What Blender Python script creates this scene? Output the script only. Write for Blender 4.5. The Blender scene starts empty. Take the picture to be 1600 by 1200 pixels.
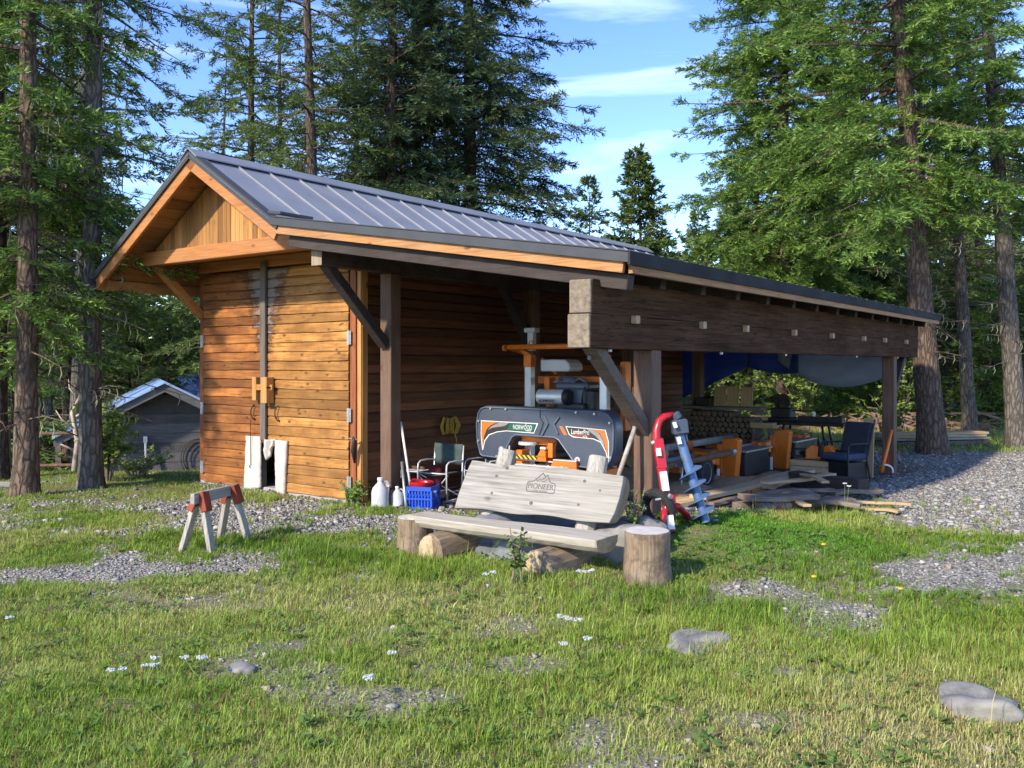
import bpy, math, random
import numpy as np
from mathutils import Matrix, Vector, Euler

SC = bpy.context.scene
COL = SC.collection
R = math.radians
# ------------------------------------------------------------------ camera
H = 1.72                       # eye height
F = 1415.0                     # focal length in photograph pixels (1600 wide)
HOR = 570.0
cam = bpy.data.cameras.new('camera')
cam.sensor_width = 36.0
cam.lens = 36.0 * F / 1600.0
cam.shift_y = -(600.0 - HOR) / 1600.0
cam.clip_start = 0.05
cam.clip_end = 3000.0
camo = bpy.data.objects.new('camera', cam)
COL.objects.link(camo)
camo.location = (0, 0, H)
camo.rotation_euler = (R(90), 0, 0)
SC.camera = camo
# ------------------------------------------------------------------ world and sun
SUN_EL, SUN_AZ = R(33), R(-136)        # azimuth clockwise from +Y (view axis)
w = bpy.data.worlds.new('World')
SC.world = w
w.use_nodes = True
nt = w.node_tree
nt.nodes.clear()
wo = nt.nodes.new('ShaderNodeOutputWorld')
bg = nt.nodes.new('ShaderNodeBackground')
sky = nt.nodes.new('ShaderNodeTexSky')
sky.sky_type = 'NISHITA'
sky.sun_disc = False
sky.sun_elevation = SUN_EL
sky.sun_rotation = SUN_AZ
sky.altitude = 900
sky.air_density = 1.0
sky.dust_density = 0.3
sky.ozone_density = 2.0
hs = nt.nodes.new('ShaderNodeHueSaturation')
hs.inputs['Saturation'].default_value = 1.22
hs.inputs['Hue'].default_value = 0.517
hs.inputs['Value'].default_value = 0.78
nt.links.new(sky.outputs[0], hs.inputs['Color'])
tc = nt.nodes.new('ShaderNodeTexCoord')
mp = nt.nodes.new('ShaderNodeMapping')
mp.inputs['Scale'].default_value = (1.5, 1.5, 14.0)
mp.inputs['Rotation'].default_value = (0, R(9), R(20))
nz = nt.nodes.new('ShaderNodeTexNoise')
nz.inputs['Scale'].default_value = 1.7
nz.inputs['Detail'].default_value = 7
nz.inputs['Roughness'].default_value = 0.55
nz.inputs['Distortion'].default_value = 0.5
cr = nt.nodes.new('ShaderNodeValToRGB')
cr.color_ramp.elements[0].position = 0.50
cr.color_ramp.elements[0].color = (0, 0, 0, 1)
cr.color_ramp.elements[1].position = 0.80
cr.color_ramp.elements[1].color = (0.34, 0.34, 0.34, 1)
mx = nt.nodes.new('ShaderNodeMixRGB')
mx.inputs[2].default_value = (6.6, 7.2, 8.4, 1)
nt.links.new(tc.outputs['Generated'], mp.inputs[0])
nt.links.new(mp.outputs[0], nz.inputs['Vector'])
nt.links.new(nz.outputs['Fac'], cr.inputs[0])
nt.links.new(cr.outputs[0], mx.inputs[0])
nt.links.new(hs.outputs[0], mx.inputs[1])
nt.links.new(mx.outputs[0], bg.inputs[0])
bg.inputs[1].default_value = 0.15
nt.links.new(bg.outputs[0], wo.inputs[0])
sl = bpy.data.lights.new('sun', 'SUN')
sl.energy = 2.4
sl.angle = R(2.5)
sl.color = (1.0, 0.88, 0.70)
so = bpy.data.objects.new('sun', sl)
COL.objects.link(so)
sd = Vector((math.sin(SUN_AZ) * math.cos(SUN_EL), math.cos(SUN_AZ) * math.cos(SUN_EL), math.sin(SUN_EL)))
so.rotation_euler = (-sd).to_track_quat('-Z', 'Y').to_euler()
so.location = sd * 40
SC.view_settings.view_transform = 'Standard'
SC.view_settings.look = 'None'
SC.view_settings.exposure = 1.65
SC.view_settings.gamma = 1.0
try:
    SC.cycles.max_bounces = 6
    SC.cycles.diffuse_bounces = 4
    SC.cycles.transparent_max_bounces = 6
except Exception:
    pass

# ------------------------------------------------------------------ small maths
def hash2(ix, iy, seed):
    n = (ix.astype(np.int64) * 374761393 + iy.astype(np.int64) * 668265263 + seed * 974634541) & 0x7fffffff
    n = ((n ^ (n >> 13)) * 1274126177) & 0x7fffffff
    return ((n ^ (n >> 16)) & 0xffff) / 65535.0

def vnoise(x, y, seed=0):
    x = np.asarray(x, float); y = np.asarray(y, float)
    ix = np.floor(x); iy = np.floor(y)
    fx = x - ix; fy = y - iy
    fx = fx * fx * (3 - 2 * fx); fy = fy * fy * (3 - 2 * fy)
    a = hash2(ix, iy, seed); b = hash2(ix + 1, iy, seed)
    c = hash2(ix, iy + 1, seed); d = hash2(ix + 1, iy + 1, seed)
    return (a * (1 - fx) + b * fx) * (1 - fy) + (c * (1 - fx) + d * fx) * fy

def fbm(x, y, seed=0, octv=4):
    t = 0; amp = .5; tot = 0
    for o in range(octv):
        t = t + amp * vnoise(np.asarray(x) * 2 ** o, np.asarray(y) * 2 ** o, seed + o * 17); tot += amp; amp *= .5
    return t / tot

def sstep(a, b, x):
    t = np.clip((np.asarray(x, float) - a) / (b - a), 0, 1)
    return t * t * (3 - 2 * t)

def lerp(a, b, t): return a + (b - a) * t

CX, CY = -1.876, 11.3                      # front right corner of the shed walls
BR = R(-36.6)                              # direction of the shed front (t) ; u runs back along the ridge
TA = np.array([.803, -.596]); UA = np.array([.596, .803])
def W(t, u, z=0.0):
    return Vector((CX + .803 * t + .596 * u, CY - .596 * t + .803 * u, z))

def TU(x, y):
    dx = np.asarray(x) - CX; dy = np.asarray(y) - CY
    return dx * .803 - dy * .596, dx * .596 + dy * .803

def ground_z(x, y, micro=True):
    x = np.asarray(x, float); y = np.asarray(y, float)
    z = .25 * np.exp(-((x - 1.7) ** 2 / (2 * 1.2 ** 2) + (y - 8.6) ** 2 / (2 * 1.1 ** 2))) + .05 * np.exp(-((x - .5) ** 2 / 8 + (y - 6) ** 2 / 6))
    z = z - .20 * sstep(11, 16, y) * sstep(1, 6, x) + .16 * sstep(16, 22, y) * sstep(5, 9, x)
    z = z - 1.5 * sstep(14.2, 21, y) * sstep(-3.0, -6.0, x)
    z = z + 2.6 * sstep(28, 80, y) * sstep(2, 20, x)
    if micro:
        z = z + .055 * (fbm(x * 1.3, y * 1.3, 5) - .5) + .03 * (fbm(x * 6, y * 6, 9, 2) - .5)
    return z

def gz(x, y): return float(ground_z(x, y))

def at(px, Y, base_y=None):
    """point on the ground seen at photograph column px at depth Y"""
    x = (px - 800) / F * Y
    return x, Y, gz(x, Y)

# ------------------------------------------------------------------ mesh builder
class MB:
    def __init__(s): s.v = []; s.f = []
    def add(s, v, f, m=None):
        n = len(s.v)
        if m is not None: v = [tuple(m @ Vector(p)) for p in v]
        s.v.extend([tuple(p) for p in v]); s.f.extend([tuple(i + n for i in q) for q in f]); return s
    def box(s, c, d, rot=None, m=None):
        x, y, z = d[0] / 2, d[1] / 2, d[2] / 2
        P = [(-x, -y, -z), (x, -y, -z), (x, y, -z), (-x, y, -z), (-x, -y, z), (x, -y, z), (x, y, z), (-x, y, z)]
        M = Matrix.Translation(c)
        if rot is not None: M = M @ Euler(rot).to_matrix().to_4x4()
        if m is not None: M = m @ M
        return s.add(P, [(0, 3, 2, 1), (4, 5, 6, 7), (0, 1, 5, 4), (1, 2, 6, 5), (2, 3, 7, 6), (3, 0, 4, 7)], M)
    def bx(s, x0, x1, y0, y1, z0, z1):
        return s.box(((x0 + x1) / 2, (y0 + y1) / 2, (z0 + z1) / 2), (x1 - x0, y1 - y0, z1 - z0))
    def beam(s, a, b, w, h, up=(0, 0, 1), ext=0):
        a = Vector(a); b = Vector(b); d = (b - a); L = d.length; d.normalize()
        u = Vector(up); sd_ = d.cross(u)
        if sd_.length < 1e-5: sd_ = d.cross(Vector((0, 1, 0)))
        sd_.normalize(); u = sd_.cross(d)
        M = Matrix((( d.x, sd_.x, u.x, (a.x + b.x) / 2), (d.y, sd_.y, u.y, (a.y + b.y) / 2), (d.z, sd_.z, u.z, (a.z + b.z) / 2), (0, 0, 0, 1)))
        return s.box((0, 0, 0), (L + ext, w, h), m=M)
    def prism(s, poly, d0, d1, plane='xz', m=None):
        """poly in plane, extruded along the third axis from d0 to d1"""
        def p3(p, d):
            return {'xz': (p[0], d, p[1]), 'xy': (p[0], p[1], d), 'yz': (d, p[0], p[1])}[plane]
        n = len(poly)
        v = [p3(p, d0) for p in poly] + [p3(p, d1) for p in poly]
        f = [tuple(range(n)), tuple(range(2 * n - 1, n - 1, -1))]
        for i in range(n): j = (i + 1) % n; f.append((i, n + i, n + j, j))
        return s.add(v, f, m)
    def tube(s, pts, rad, n=8, cap=True, jit=0, rng=None, m=None, flat=1.0):
        pts = [Vector(p) for p in pts]
        if not hasattr(rad, '__len__'): rad = [rad] * len(pts)
        v = []; f = []
        d0 = (pts[1] - pts[0]).normalized()
        nrm = d0.orthogonal().normalized()
        for i, p in enumerate(pts):
            if i == 0: d = pts[1] - p
            elif i == len(pts) - 1: d = p - pts[i - 1]
            else: d = pts[i + 1] - pts[i - 1]
            d.normalize()
            nrm = (nrm - d * nrm.dot(d)).normalized()
            bn = d.cross(nrm)
            for k in range(n):
                a = 2 * math.pi * k / n
                r = rad[i] * (1 + (rng.uniform(-jit, jit) if jit and rng else 0))
                v.append(p + (nrm * math.cos(a) + bn * math.sin(a) * flat) * r)
        for i in range(len(pts) - 1):
            for k in range(n):
                k2 = (k + 1) % n
                f.append((i * n + k, i * n + k2, (i + 1) * n + k2, (i + 1) * n + k))
        if cap:
            f.append(tuple(range(n - 1, -1, -1))); q = (len(pts) - 1) * n
            f.append(tuple(range(q, q + n)))
        return s.add(v, f, m)
    def lathe(s, prof, n=16, m=None, jit=0, rng=None):
        """prof: list of (r,z)"""
        v = []; f = []
        for (r, z) in prof:
            for k in range(n):
                a = 2 * math.pi * k / n
                rr = r * (1 + (rng.uniform(-jit, jit) if jit and rng else 0))
                v.append((rr * math.cos(a), rr * math.sin(a), z))
        for i in range(len(prof) - 1):
            for k in range(n):
                k2 = (k + 1) % n
                f.append((i * n + k, i * n + k2, (i + 1) * n + k2, (i + 1) * n + k))
        f.append(tuple(range(n - 1, -1, -1))); q = (len(prof) - 1) * n
        f.append(tuple(range(q, q + n)))
        return s.add(v, f, m)
    def rock(s, r, seed=0, m=None, nu=14, nv=9, rough=.22):
        rr = np.random.RandomState(seed)
        K = rr.normal(size=(6, 3)) * 1.7; ph = rr.uniform(0, 6.28, 6)
        v = []; f = []
        for j in range(nv + 1):
            th = math.pi * j / nv
            for i in range(nu):
                a = 2 * math.pi * i / nu
                d = np.array([math.sin(th) * math.cos(a), math.sin(th) * math.sin(a), math.cos(th)])
                k = 1 + rough * float(np.sum(np.sin(K @ d * 1.4 + ph))) / 2.4 + rr.uniform(-.02, .02) * (0 < j < nv)
                d = np.sign(d) * np.abs(d) ** .82
                v.append((d[0] * k * r[0], d[1] * k * r[1], d[2] * k * r[2]))
        for j in range(nv):
            for i in range(nu):
                i2 = (i + 1) % nu
                f.append((j * nu + i, (j + 1) * nu + i, (j + 1) * nu + i2, j * nu + i2))
        return s.add(v, f, m)
    def text(s, body, width, m, ext=.001, height=None, shear=0):
        cu = bpy.data.curves.new('t', 'FONT'); cu.body = body; cu.extrude = .02; cu.shear = shear
        cu.align_x = 'CENTER'; cu.align_y = 'CENTER'; cu.resolution_u = 3
        ob = bpy.data.objects.new('t', cu); COL.objects.link(ob)
        dg = bpy.context.evaluated_depsgraph_get()
        me = bpy.data.meshes.new_from_object(ob.evaluated_get(dg))
        vs = [tuple(v.co) for v in me.vertices]; fs = [tuple(p.vertices) for p in me.polygons]
        xs = [p[0] for p in vs]; ys = [p[1] for p in vs]
        sx = width / (max(xs) - min(xs)); sy = sx if height is None else height / (max(ys) - min(ys))
        cx = (max(xs) + min(xs)) / 2; cy = (max(ys) + min(ys)) / 2
        vs = [((p[0] - cx) * sx, (p[1] - cy) * sy, p[2] / .02 * ext) for p in vs]
        bpy.data.objects.remove(ob); bpy.data.curves.remove(cu); bpy.data.meshes.remove(me)
        return s.add(vs, fs, m)

FRONT = Matrix(((1, 0, 0, 0), (0, 0, -1, 0), (0, 1, 0, 0), (0, 0, 0, 1)))   # xy drawing -> xz plane facing -y
def front_at(x, y, z, tilt=0): return Matrix.Translation((x, y, z)) @ Euler((tilt, 0, 0)).to_matrix().to_4x4() @ FRONT

def obj(name, mb, mat, parent=None, bevel=0, smooth=False, label=None, seg=1, auto=None):
    me = bpy.data.meshes.new(name)
    me.from_pydata(mb.v, [], mb.f); me.update()
    o = bpy.data.objects.new(name, me); COL.objects.link(o)
    if mat is not None: me.materials.append(mat)
    if smooth: me.shade_smooth()
    if auto is not None:
        me.shade_smooth(); me.set_sharp_from_angle(angle=R(auto))
    if bevel:
        b = o.modifiers.new('bevel', 'BEVEL'); b.width = bevel; b.segments = seg; b.limit_method = 'ANGLE'; b.angle_limit = R(40)
    if parent is not None: o.parent = parent
    if label: o['label'] = label
    return o

def thing(name, label, cat, loc=(0, 0, 0), rz=0.0, group=None, rot=None):
    o = bpy.data.objects.new(name, None); COL.objects.link(o)
    o.empty_display_size = .2
    o.location = loc; o.rotation_euler = rot if rot else (0, 0, rz)
    o['label'] = label; o['category'] = cat
    if group: o['group'] = group
    return o

def tag(o, label, cat, group=None, loc=None, rz=None):
    o['label'] = label; o['category'] = cat
    if group: o['group'] = group
    if loc is not None: o.location = loc
    if rz is not None: o.rotation_euler = (0, 0, rz)
    return o

def copy_tree(o, parent=None):
    c = o.copy(); COL.objects.link(c)
    if parent is not None: c.parent = parent
    for ch in list(o.children): copy_tree(ch, c)
    return c

def kind(o, k='structure', label=None):
    o['kind'] = k
    if label: o['label'] = label
    return o

def np_mesh(name, verts, faces4=None, faces3=None, mat=None, colattr=None, smooth=False):
    """fast mesh from numpy arrays; faces4 (n,4), faces3 (m,3)"""
    me = bpy.data.meshes.new(name)
    nv = len(verts)
    f4 = np.zeros((0, 4), np.int32) if faces4 is None else np.asarray(faces4, np.int32)
    f3 = np.zeros((0, 3), np.int32) if faces3 is None else np.asarray(faces3, np.int32)
    me.vertices.add(nv); me.vertices.foreach_set('co', np.asarray(verts, np.float32).ravel())
    loops = np.concatenate([f4.ravel(), f3.ravel()]).astype(np.int32)
    me.loops.add(len(loops)); me.loops.foreach_set('vertex_index', loops)
    st = np.concatenate([np.arange(len(f4)) * 4, len(f4) * 4 + np.arange(len(f3)) * 3]).astype(np.int32)
    me.polygons.add(len(st)); me.polygons.foreach_set('loop_start', st)
    me.update(calc_edges=True)
    if smooth: me.shade_smooth()
    if colattr is not None:
        for nm, arr in colattr.items():
            a = me.color_attributes.new(nm, 'FLOAT_COLOR', 'POINT')
            c = np.ones((nv, 4), np.float32); c[:, :3] = arr
            a.data.foreach_set('color', c.ravel())
    if mat is not None: me.materials.append(mat)
    return me

def link(name, me, parent=None):
    o = bpy.data.objects.new(name, me); COL.objects.link(o)
    if parent is not None: o.parent = parent
    return o

# ------------------------------------------------------------------ materials
class G:
    """tiny node-graph helper"""
    def __init__(s, name):
        s.m = bpy.data.materials.new(name); s.m.use_nodes = True
        s.t = s.m.node_tree; s.b = s.t.nodes['Principled BSDF']
        s.out = s.t.nodes['Material Output']
    def n(s, typ, **kw):
        x = s.t.nodes.new(typ)
        for k, v in kw.items(): setattr(x, k, v)
        return x
    def l(s, a, b): s.t.links.new(a, b)
    def setin(s, node, key, val):
        if hasattr(val, 'is_linked'): s.l(val, node.inputs[key])
        else: node.inputs[key].default_value = val
    def coords(s, scale=(1, 1, 1), island=0, kind='Object'):
        c = s.n('ShaderNodeTexCoord').outputs[kind]
        if island:
            g = s.n('ShaderNodeNewGeometry').outputs['Random Per Island']
            mu = s.n('ShaderNodeVectorMath', operation='ADD'); ml = s.n('ShaderNodeMath', operation='MULTIPLY')
            s.l(g, ml.inputs[0]); ml.inputs[1].default_value = island
            s.l(c, mu.inputs[0]); s.l(ml.outputs[0], mu.inputs[1]); c = mu.outputs[0]
        mp = s.n('ShaderNodeMapping'); s.l(c, mp.inputs[0]); mp.inputs['Scale'].default_value = scale
        return mp.outputs[0]
    def noise(s, vec, scale=5, detail=6, rough=.6, dist=0):
        x = s.n('ShaderNodeTexNoise'); s.l(vec, x.inputs['Vector'])
        x.inputs['Scale'].default_value = scale; x.inputs['Detail'].default_value = detail
        x.inputs['Roughness'].default_value = rough; x.inputs['Distortion'].default_value = dist
        return x.outputs['Fac']
    def voro(s, vec, scale=5, feature='F1', out='Distance', rand=1):
        x = s.n('ShaderNodeTexVoronoi', feature=feature); s.l(vec, x.inputs['Vector'])
        x.inputs['Scale'].default_value = scale; x.inputs['Randomness'].default_value = rand
        return x.outputs[out]
    def ramp(s, fac, stops):
        x = s.n('ShaderNodeValToRGB'); e = x.color_ramp.elements
        while len(e) < len(stops): e.new(.5)
        for i, (p, c) in enumerate(stops):
            e[i].position = p
            e[i].color = (c, c, c, 1) if not hasattr(c, '__len__') else (*c, 1)
        s.l(fac, x.inputs[0]); return x.outputs[0]
    def mix(s, fac, a, b, mode='MIX'):
        x = s.n('ShaderNodeMixRGB', blend_type=mode)
        for i, v in enumerate((fac, a, b)):
            if hasattr(v, 'is_linked'): s.l(v, x.inputs[i])
            elif hasattr(v, '__len__'): x.inputs[i].default_value = (*v, 1)
            else: x.inputs[i].default_value = v if i == 0 else (v, v, v, 1)
        return x.outputs[0]
    def math(s, op, a, b=0.0, c=None):
        x = s.n('ShaderNodeMath', operation=op)
        for i, v in enumerate((a, b) if c is None else (a, b, c)):
            if hasattr(v, 'is_linked'): s.l(v, x.inputs[i])
            else: x.inputs[i].default_value = v
        return x.outputs[0]
    def island(s): return s.n('ShaderNodeNewGeometry').outputs['Random Per Island']
    def sep(s, vec):
        x = s.n('ShaderNodeSeparateXYZ'); s.l(vec, x.inputs[0]); return x.outputs
    def bump(s, h, strength=.3, dist=.01):
        x = s.n('ShaderNodeBump'); s.l(h, x.inputs['Height']); x.inputs['Strength'].default_value = strength
        x.inputs['Distance'].default_value = dist; s.l(x.outputs[0], s.b.inputs['Normal'])
    def fin(s, col, rough=.7, metal=0, spec=None):
        s.setin(s.b, 'Base Color', col if hasattr(col, 'is_linked') else (*col, 1))
        s.setin(s.b, 'Roughness', rough); s.setin(s.b, 'Metallic', metal)
        if spec is not None: s.b.inputs['Specular IOR Level'].default_value = spec
        return s.m

def plain(name, c1, c2=None, scale=8, rough=.6, metal=0, bump=.1, sv=(1, 1, 1), dirt=None, spec=None):
    g = G(name); v = g.coords(sv)
    n = g.noise(v, scale, 6, .65)
    if c2 is None: c2 = tuple(x * .72 for x in c1)
    col = g.ramp(n, [(.3, c2), (.7, c1)])
    if dirt:
        d = g.ramp(g.noise(v, scale * .33, 8, .7), [(.48, 0.0), (.7, 1.0)])
        col = g.mix(g.math('MULTIPLY', d, dirt[3]), col, dirt[:3])
    rr = g.ramp(n, [(.2, min(1, rough + .12)), (.8, max(0, rough - .08))])
    g.bump(g.noise(v, scale * 6, 5, .7), bump, .004)
    return g.fin(col, rr, metal, spec)

def wood(name, c_light, c_dark, axis=0, rough=.75, knots=.6, grey=0, island=30, bump=.25, var=.35, fine=1.0, blot=None):
    """grain runs along the given object axis; every separate board gets its own piece of grain"""
    g = G(name)
    sc = [14, 14, 14]; sc[axis] = 1.1
    v = g.coords(tuple(sc), island)
    n1 = g.noise(v, 1.0 * fine, 8, .62, 1.2)
    sc2 = [60, 60, 60]; sc2[axis] = 2.0
    n2 = g.noise(g.coords(tuple(sc2), island), 1.2, 4, .6)
    col = g.ramp(n1, [(.30, c_dark), (.52, tuple(lerp(a, b, .55) for a, b in zip(c_dark, c_light))), (.72, c_light)])
    col = g.mix(.35, col, g.ramp(n2, [(.35, tuple(x * .45 for x in c_dark)), (.6, c_light)]), 'MIX')
    iv = g.ramp(g.island(), [(0, 1 - var), (1, 1 + var * .5)])
    col = g.mix(1.0, col, iv, 'MULTIPLY')
    if knots:
        sk = [5, 5, 5]; sk[axis] = 2.4
        k = g.voro(g.coords(tuple(sk), island), 1.0, 'F1')
        kk = g.ramp(k, [(.06, 1.0), (.13, 0.0)])
        col = g.mix(g.math('MULTIPLY', kk, knots), col, tuple(x * .35 for x in c_dark))
    if grey:
        gm = g.ramp(g.noise(g.coords((1, 1, 1)), 2.2, 7, .65), [(.42, 0.0), (.66, 1.0)])
        col = g.mix(g.math('MULTIPLY', gm, grey), col, (.30, .29, .27))
    if blot:
        bl = g.ramp(g.noise(g.coords((1.5, 1.5, 1.5), island), blot[0], 7, .7), [(.46, 0.0), (.58, 1.0)])
        col = g.mix(g.math('MULTIPLY', bl, blot[1]), col, blot[2])
    g.bump(g.mix(.5, n1, n2), bump, .004)
    return g.fin(col, rough, 0, .3)

def build_siding(name, light, dark, stain_at=None, deep=0.0):
    """stained lap boards; dark water marks with their own shapes run down from the head of the doors"""
    g = G(name)
    v = g.coords((1.0, 12, 15), 40)
    n1 = g.noise(v, 1.2, 8, .62, 1.4)
    n2 = g.noise(g.coords((2.2, 60, 70), 40), 1.0, 4, .6)
    col = g.ramp(n1, [(.34, tuple(x * .6 for x in dark)), (.48, tuple(lerp(a, b, .55) for a, b in zip(dark, light))), (.66, light)])
    col = g.mix(.3, col, g.ramp(n2, [(.35, tuple(x * .4 for x in dark)), (.62, light)]))
    iv = g.ramp(g.island(), [(0, .50), (.5, .92), (1, 1.25)])
    col = g.mix(1.0, col, iv, 'MULTIPLY')
    st = g.ramp(g.noise(g.coords((.8, 1, 1.6), 40), 1.6, 5, .65), [(.44, 0.0), (.60, 1.0)])
    col = g.mix(g.math('MULTIPLY', st, .62), col, tuple(x * .42 for x in dark))
    k = g.voro(g.coords((5.0, 2.0, 10.0), 40), .95, 'F1')
    col = g.mix(g.math('MULTIPLY', g.ramp(k, [(.10, 1.0), (.20, 0.0)]), .85), col, tuple(x * .22 for x in dark))
    blot = g.ramp(g.noise(g.coords((2.4, 2.4, .9)), 1.3, 6, .6), [(.46, 0.0), (.68, 1.0)])
    col = g.mix(g.math('MULTIPLY', blot, .45), col, tuple(x * .55 for x in dark))
    if stain_at is not None:
        xyz = g.sep(g.coords((1, 1, 1)))
        dx = g.math('ABSOLUTE', g.math('SUBTRACT', xyz[0], stain_at))
        nn = g.noise(g.coords((3.0, 3, 9)), 2.0, 6, .7)
        edge = g.math('ADD', g.math('MULTIPLY', nn, 1.15), g.math('MULTIPLY', g.math('SUBTRACT', xyz[2], 2.0), .40))
        m = g.math('SUBTRACT', edge, g.math('MULTIPLY', dx, 1.05))
        dm = g.ramp(m, [(.38, 0.0), (.50, 1.0)])
        col = g.mix(g.math('MULTIPLY', dm, .75), col, (.05, .022, .012))
        gm = g.ramp(m, [(.56, 0.0), (.66, 1.0)])
        col = g.mix(g.math('MULTIPLY', gm, .6), col, (.24, .225, .21))
    g.bump(g.mix(.5, n1, n2), .3, .004)
    return g.fin(col, .62, 0, .35)

def bark_mat(name, c1=(.13, .095, .075), c2=(.035, .026, .022), lichen=.25):
    g = G(name)
    v = g.coords((9, 9, 2.2)); d = g.noise(g.coords((6, 6, 3)), 1.4, 5, .6)
    va = g.n('ShaderNodeVectorMath', operation='ADD'); g.l(v, va.inputs[0]); g.l(g.mix(1.0, d, .9, 'MULTIPLY'), va.inputs[1])
    c = g.voro(va.outputs[0], 1.6, 'DISTANCE_TO_EDGE')
    n = g.noise(g.coords((14, 14, 5)), 2.0, 7, .7)
    h = g.mix(.45, g.ramp(c, [(0, 0.0), (.25, 1.0)]), n)
    col = g.ramp(h, [(.15, c2), (.5, tuple(lerp(a, b, .5) for a, b in zip(c1, c2))), (.85, c1)])
    li = g.ramp(g.noise(g.coords((3, 3, 3)), 2.5, 6, .7), [(.52, 0.0), (.68, 1.0)])
    col = g.mix(g.math('MULTIPLY', li, lichen), col, (.19, .19, .13))
    g.bump(h, .9, .03)
    return g.fin(col, .9, 0, .15)

def leaf_mat(name, dark, light, tip, trans=.25):
    g = G(name)
    i = g.island()
    big = g.noise(g.coords((1, 1, 1)), .9, 4, .6)
    f = g.math('ADD', g.math('MULTIPLY', i, .55), g.math('MULTIPLY', big, .55))
    col = g.ramp(f, [(.22, dark), (.55, light), (.92, tip)])
    col = g.mix(g.ramp(i, [(.962, 0.0), (.968, .8)]), col, (.17, .11, .05))
    g.fin(col, .55, 0, .25)
    tr = g.n('ShaderNodeBsdfTranslucent'); g.l(col, tr.inputs[0])
    ms = g.n('ShaderNodeMixShader'); ms.inputs[0].default_value = trans
    g.l(g.b.outputs[0], ms.inputs[1]); g.l(tr.outputs[0], ms.inputs[2]); g.l(ms.outputs[0], g.out.inputs[0])
    return g.m

MT = {}
MT['door_l'] = build_siding('stained_siding_left', (.46, .185, .045), (.21, .062, .014), -1.82)
MT['door_r'] = build_siding('stained_siding_right', (.54, .27, .070), (.31, .125, .030), -1.78)
MT['siding'] = build_siding('stained_siding_wall', (.27, .10, .04), (.09, .028, .014))
g_ = MT['siding']
MT['cedar'] = wood('cedar_boards', (.48, .23, .075), (.26, .10, .03), 0, .6, .6, 0, 30, .2, .35)
MT['cedar_u'] = wood('cedar_boards_along', (.44, .20, .065), (.22, .085, .026), 1, .6, .6, 0, 30, .2, .4)
MT['cedar_z'] = wood('cedar_boards_upright', (.50, .26, .085), (.30, .125, .036), 2, .6, .7, 0, 30, .2, .5)
MT['cedar_beam'] = wood('cedar_beam', (.46, .20, .060), (.30, .105, .028), 0, .55, .7, .12, 30, .2, .1)
MT['cedar_beam_u'] = wood('cedar_fascia', (.50, .25, .085), (.33, .14, .04), 0, .55, .7, .1, 30, .2, .1)
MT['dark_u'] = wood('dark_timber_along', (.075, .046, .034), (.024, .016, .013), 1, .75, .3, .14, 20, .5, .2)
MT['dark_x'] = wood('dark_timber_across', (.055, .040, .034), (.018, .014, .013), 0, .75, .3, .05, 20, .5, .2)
MT['dark_z'] = wood('dark_timber_upright', (.17, .098, .062), (.066, .038, .026), 2, .75, .4, .1, 20, .4, .15)
MT['endgrain'] = plain('pale_end_grain', (.26, .21, .145), (.09, .075, .06), 22, .9, 0, .4)
MT['greywood'] = wood('weathered_grey_wood', (.38, .365, .33), (.17, .16, .14), 0, .85, .6, 0, 20, .3, .12, .75, (1.3, .35, (.30, .28, .235)))
MT['greywood_z'] = wood('weathered_grey_post', (.46, .43, .37), (.22, .20, .17), 2, .85, .35, 0, 20, .3, .12)
MT['greyboard'] = wood('grey_board', (.17, .145, .125), (.075, .060, .052), 2, .85, .35, 0, 20, .3, .12)
MT['lumber'] = wood('fresh_sawn_lumber', (.52, .38, .22), (.34, .22, .11), 0, .75, .5, .25, 20, .2, .3)
MT['lumber_z'] = wood('sawn_board_upright', (.45, .32, .17), (.28, .18, .09), 2, .75, .5, .1, 20, .2, .3)
MT['slab'] = wood('bark_slab', (.22, .17, .13), (.06, .045, .035), 0, .9, .2, .3, 20, .6, .4)
MT['logend'] = plain('sawn_log_end', (.50, .40, .26), (.28, .19, .10), 14, .85, 0, .3)
MT['debark'] = wood('peeled_log', (.40, .29, .17), (.17, .11, .06), 2, .85, .5, .25, 20, .5, .2)
MT['debark_x'] = wood('peeled_log_lying', (.40, .29, .17), (.15, .10, .055), 0, .85, .5, .25, 20, .5, .2)
MT['stumpside'] = wood('stump_side', (.33, .24, .15), (.07, .05, .036), 2, .9, .5, .25, 20, .9, .2, 1.6, (4.5, .75, (.085, .062, .048)))
MT['stumptop'] = plain('weathered_stump_top', (.55, .53, .49), (.36, .34, .30), 9, .9, 0, .3)
MT['bark'] = bark_mat('fir_bark')
MT['bark_warm'] = bark_mat('warm_fir_bark', (.19, .135, .10), (.045, .032, .025), .15)
MT['bark_grey'] = bark_mat('grey_fir_bark', (.17, .15, .13), (.05, .042, .037), .35)
MT['deadtwig'] = plain('dead_twigs', (.23, .21, .16), (.10, .085, .07), 6, .95, 0, .2)
MT['lichen'] = plain('hanging_lichen', (.30, .31, .19), (.17, .18, .11), 8, .95, 0, .2)
MT['fir_shaded'] = leaf_mat('fir_needles_shaded', (.030, .062, .032), (.078, .132, .056), (.15, .205, .075))  # needle colour darkened and cooled: shade of the back firs painted in
MT['fir_mid'] = leaf_mat('fir_needles', (.040, .075, .020), (.105, .165, .040), (.20, .26, .065))
MT['fir_sunlit'] = leaf_mat('fir_needles_sunlit', (.050, .110, .022), (.135, .245, .045), (.27, .39, .085))  # same needles painted brighter and yellower, as if sunlit
MT['shrub'] = leaf_mat('shrub_leaves', (.09, .15, .032), (.21, .30, .065), (.34, .42, .12), .3)
MT['forest'] = leaf_mat('far_needles', (.09, .15, .045), (.21, .30, .08), (.34, .42, .13))
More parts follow.
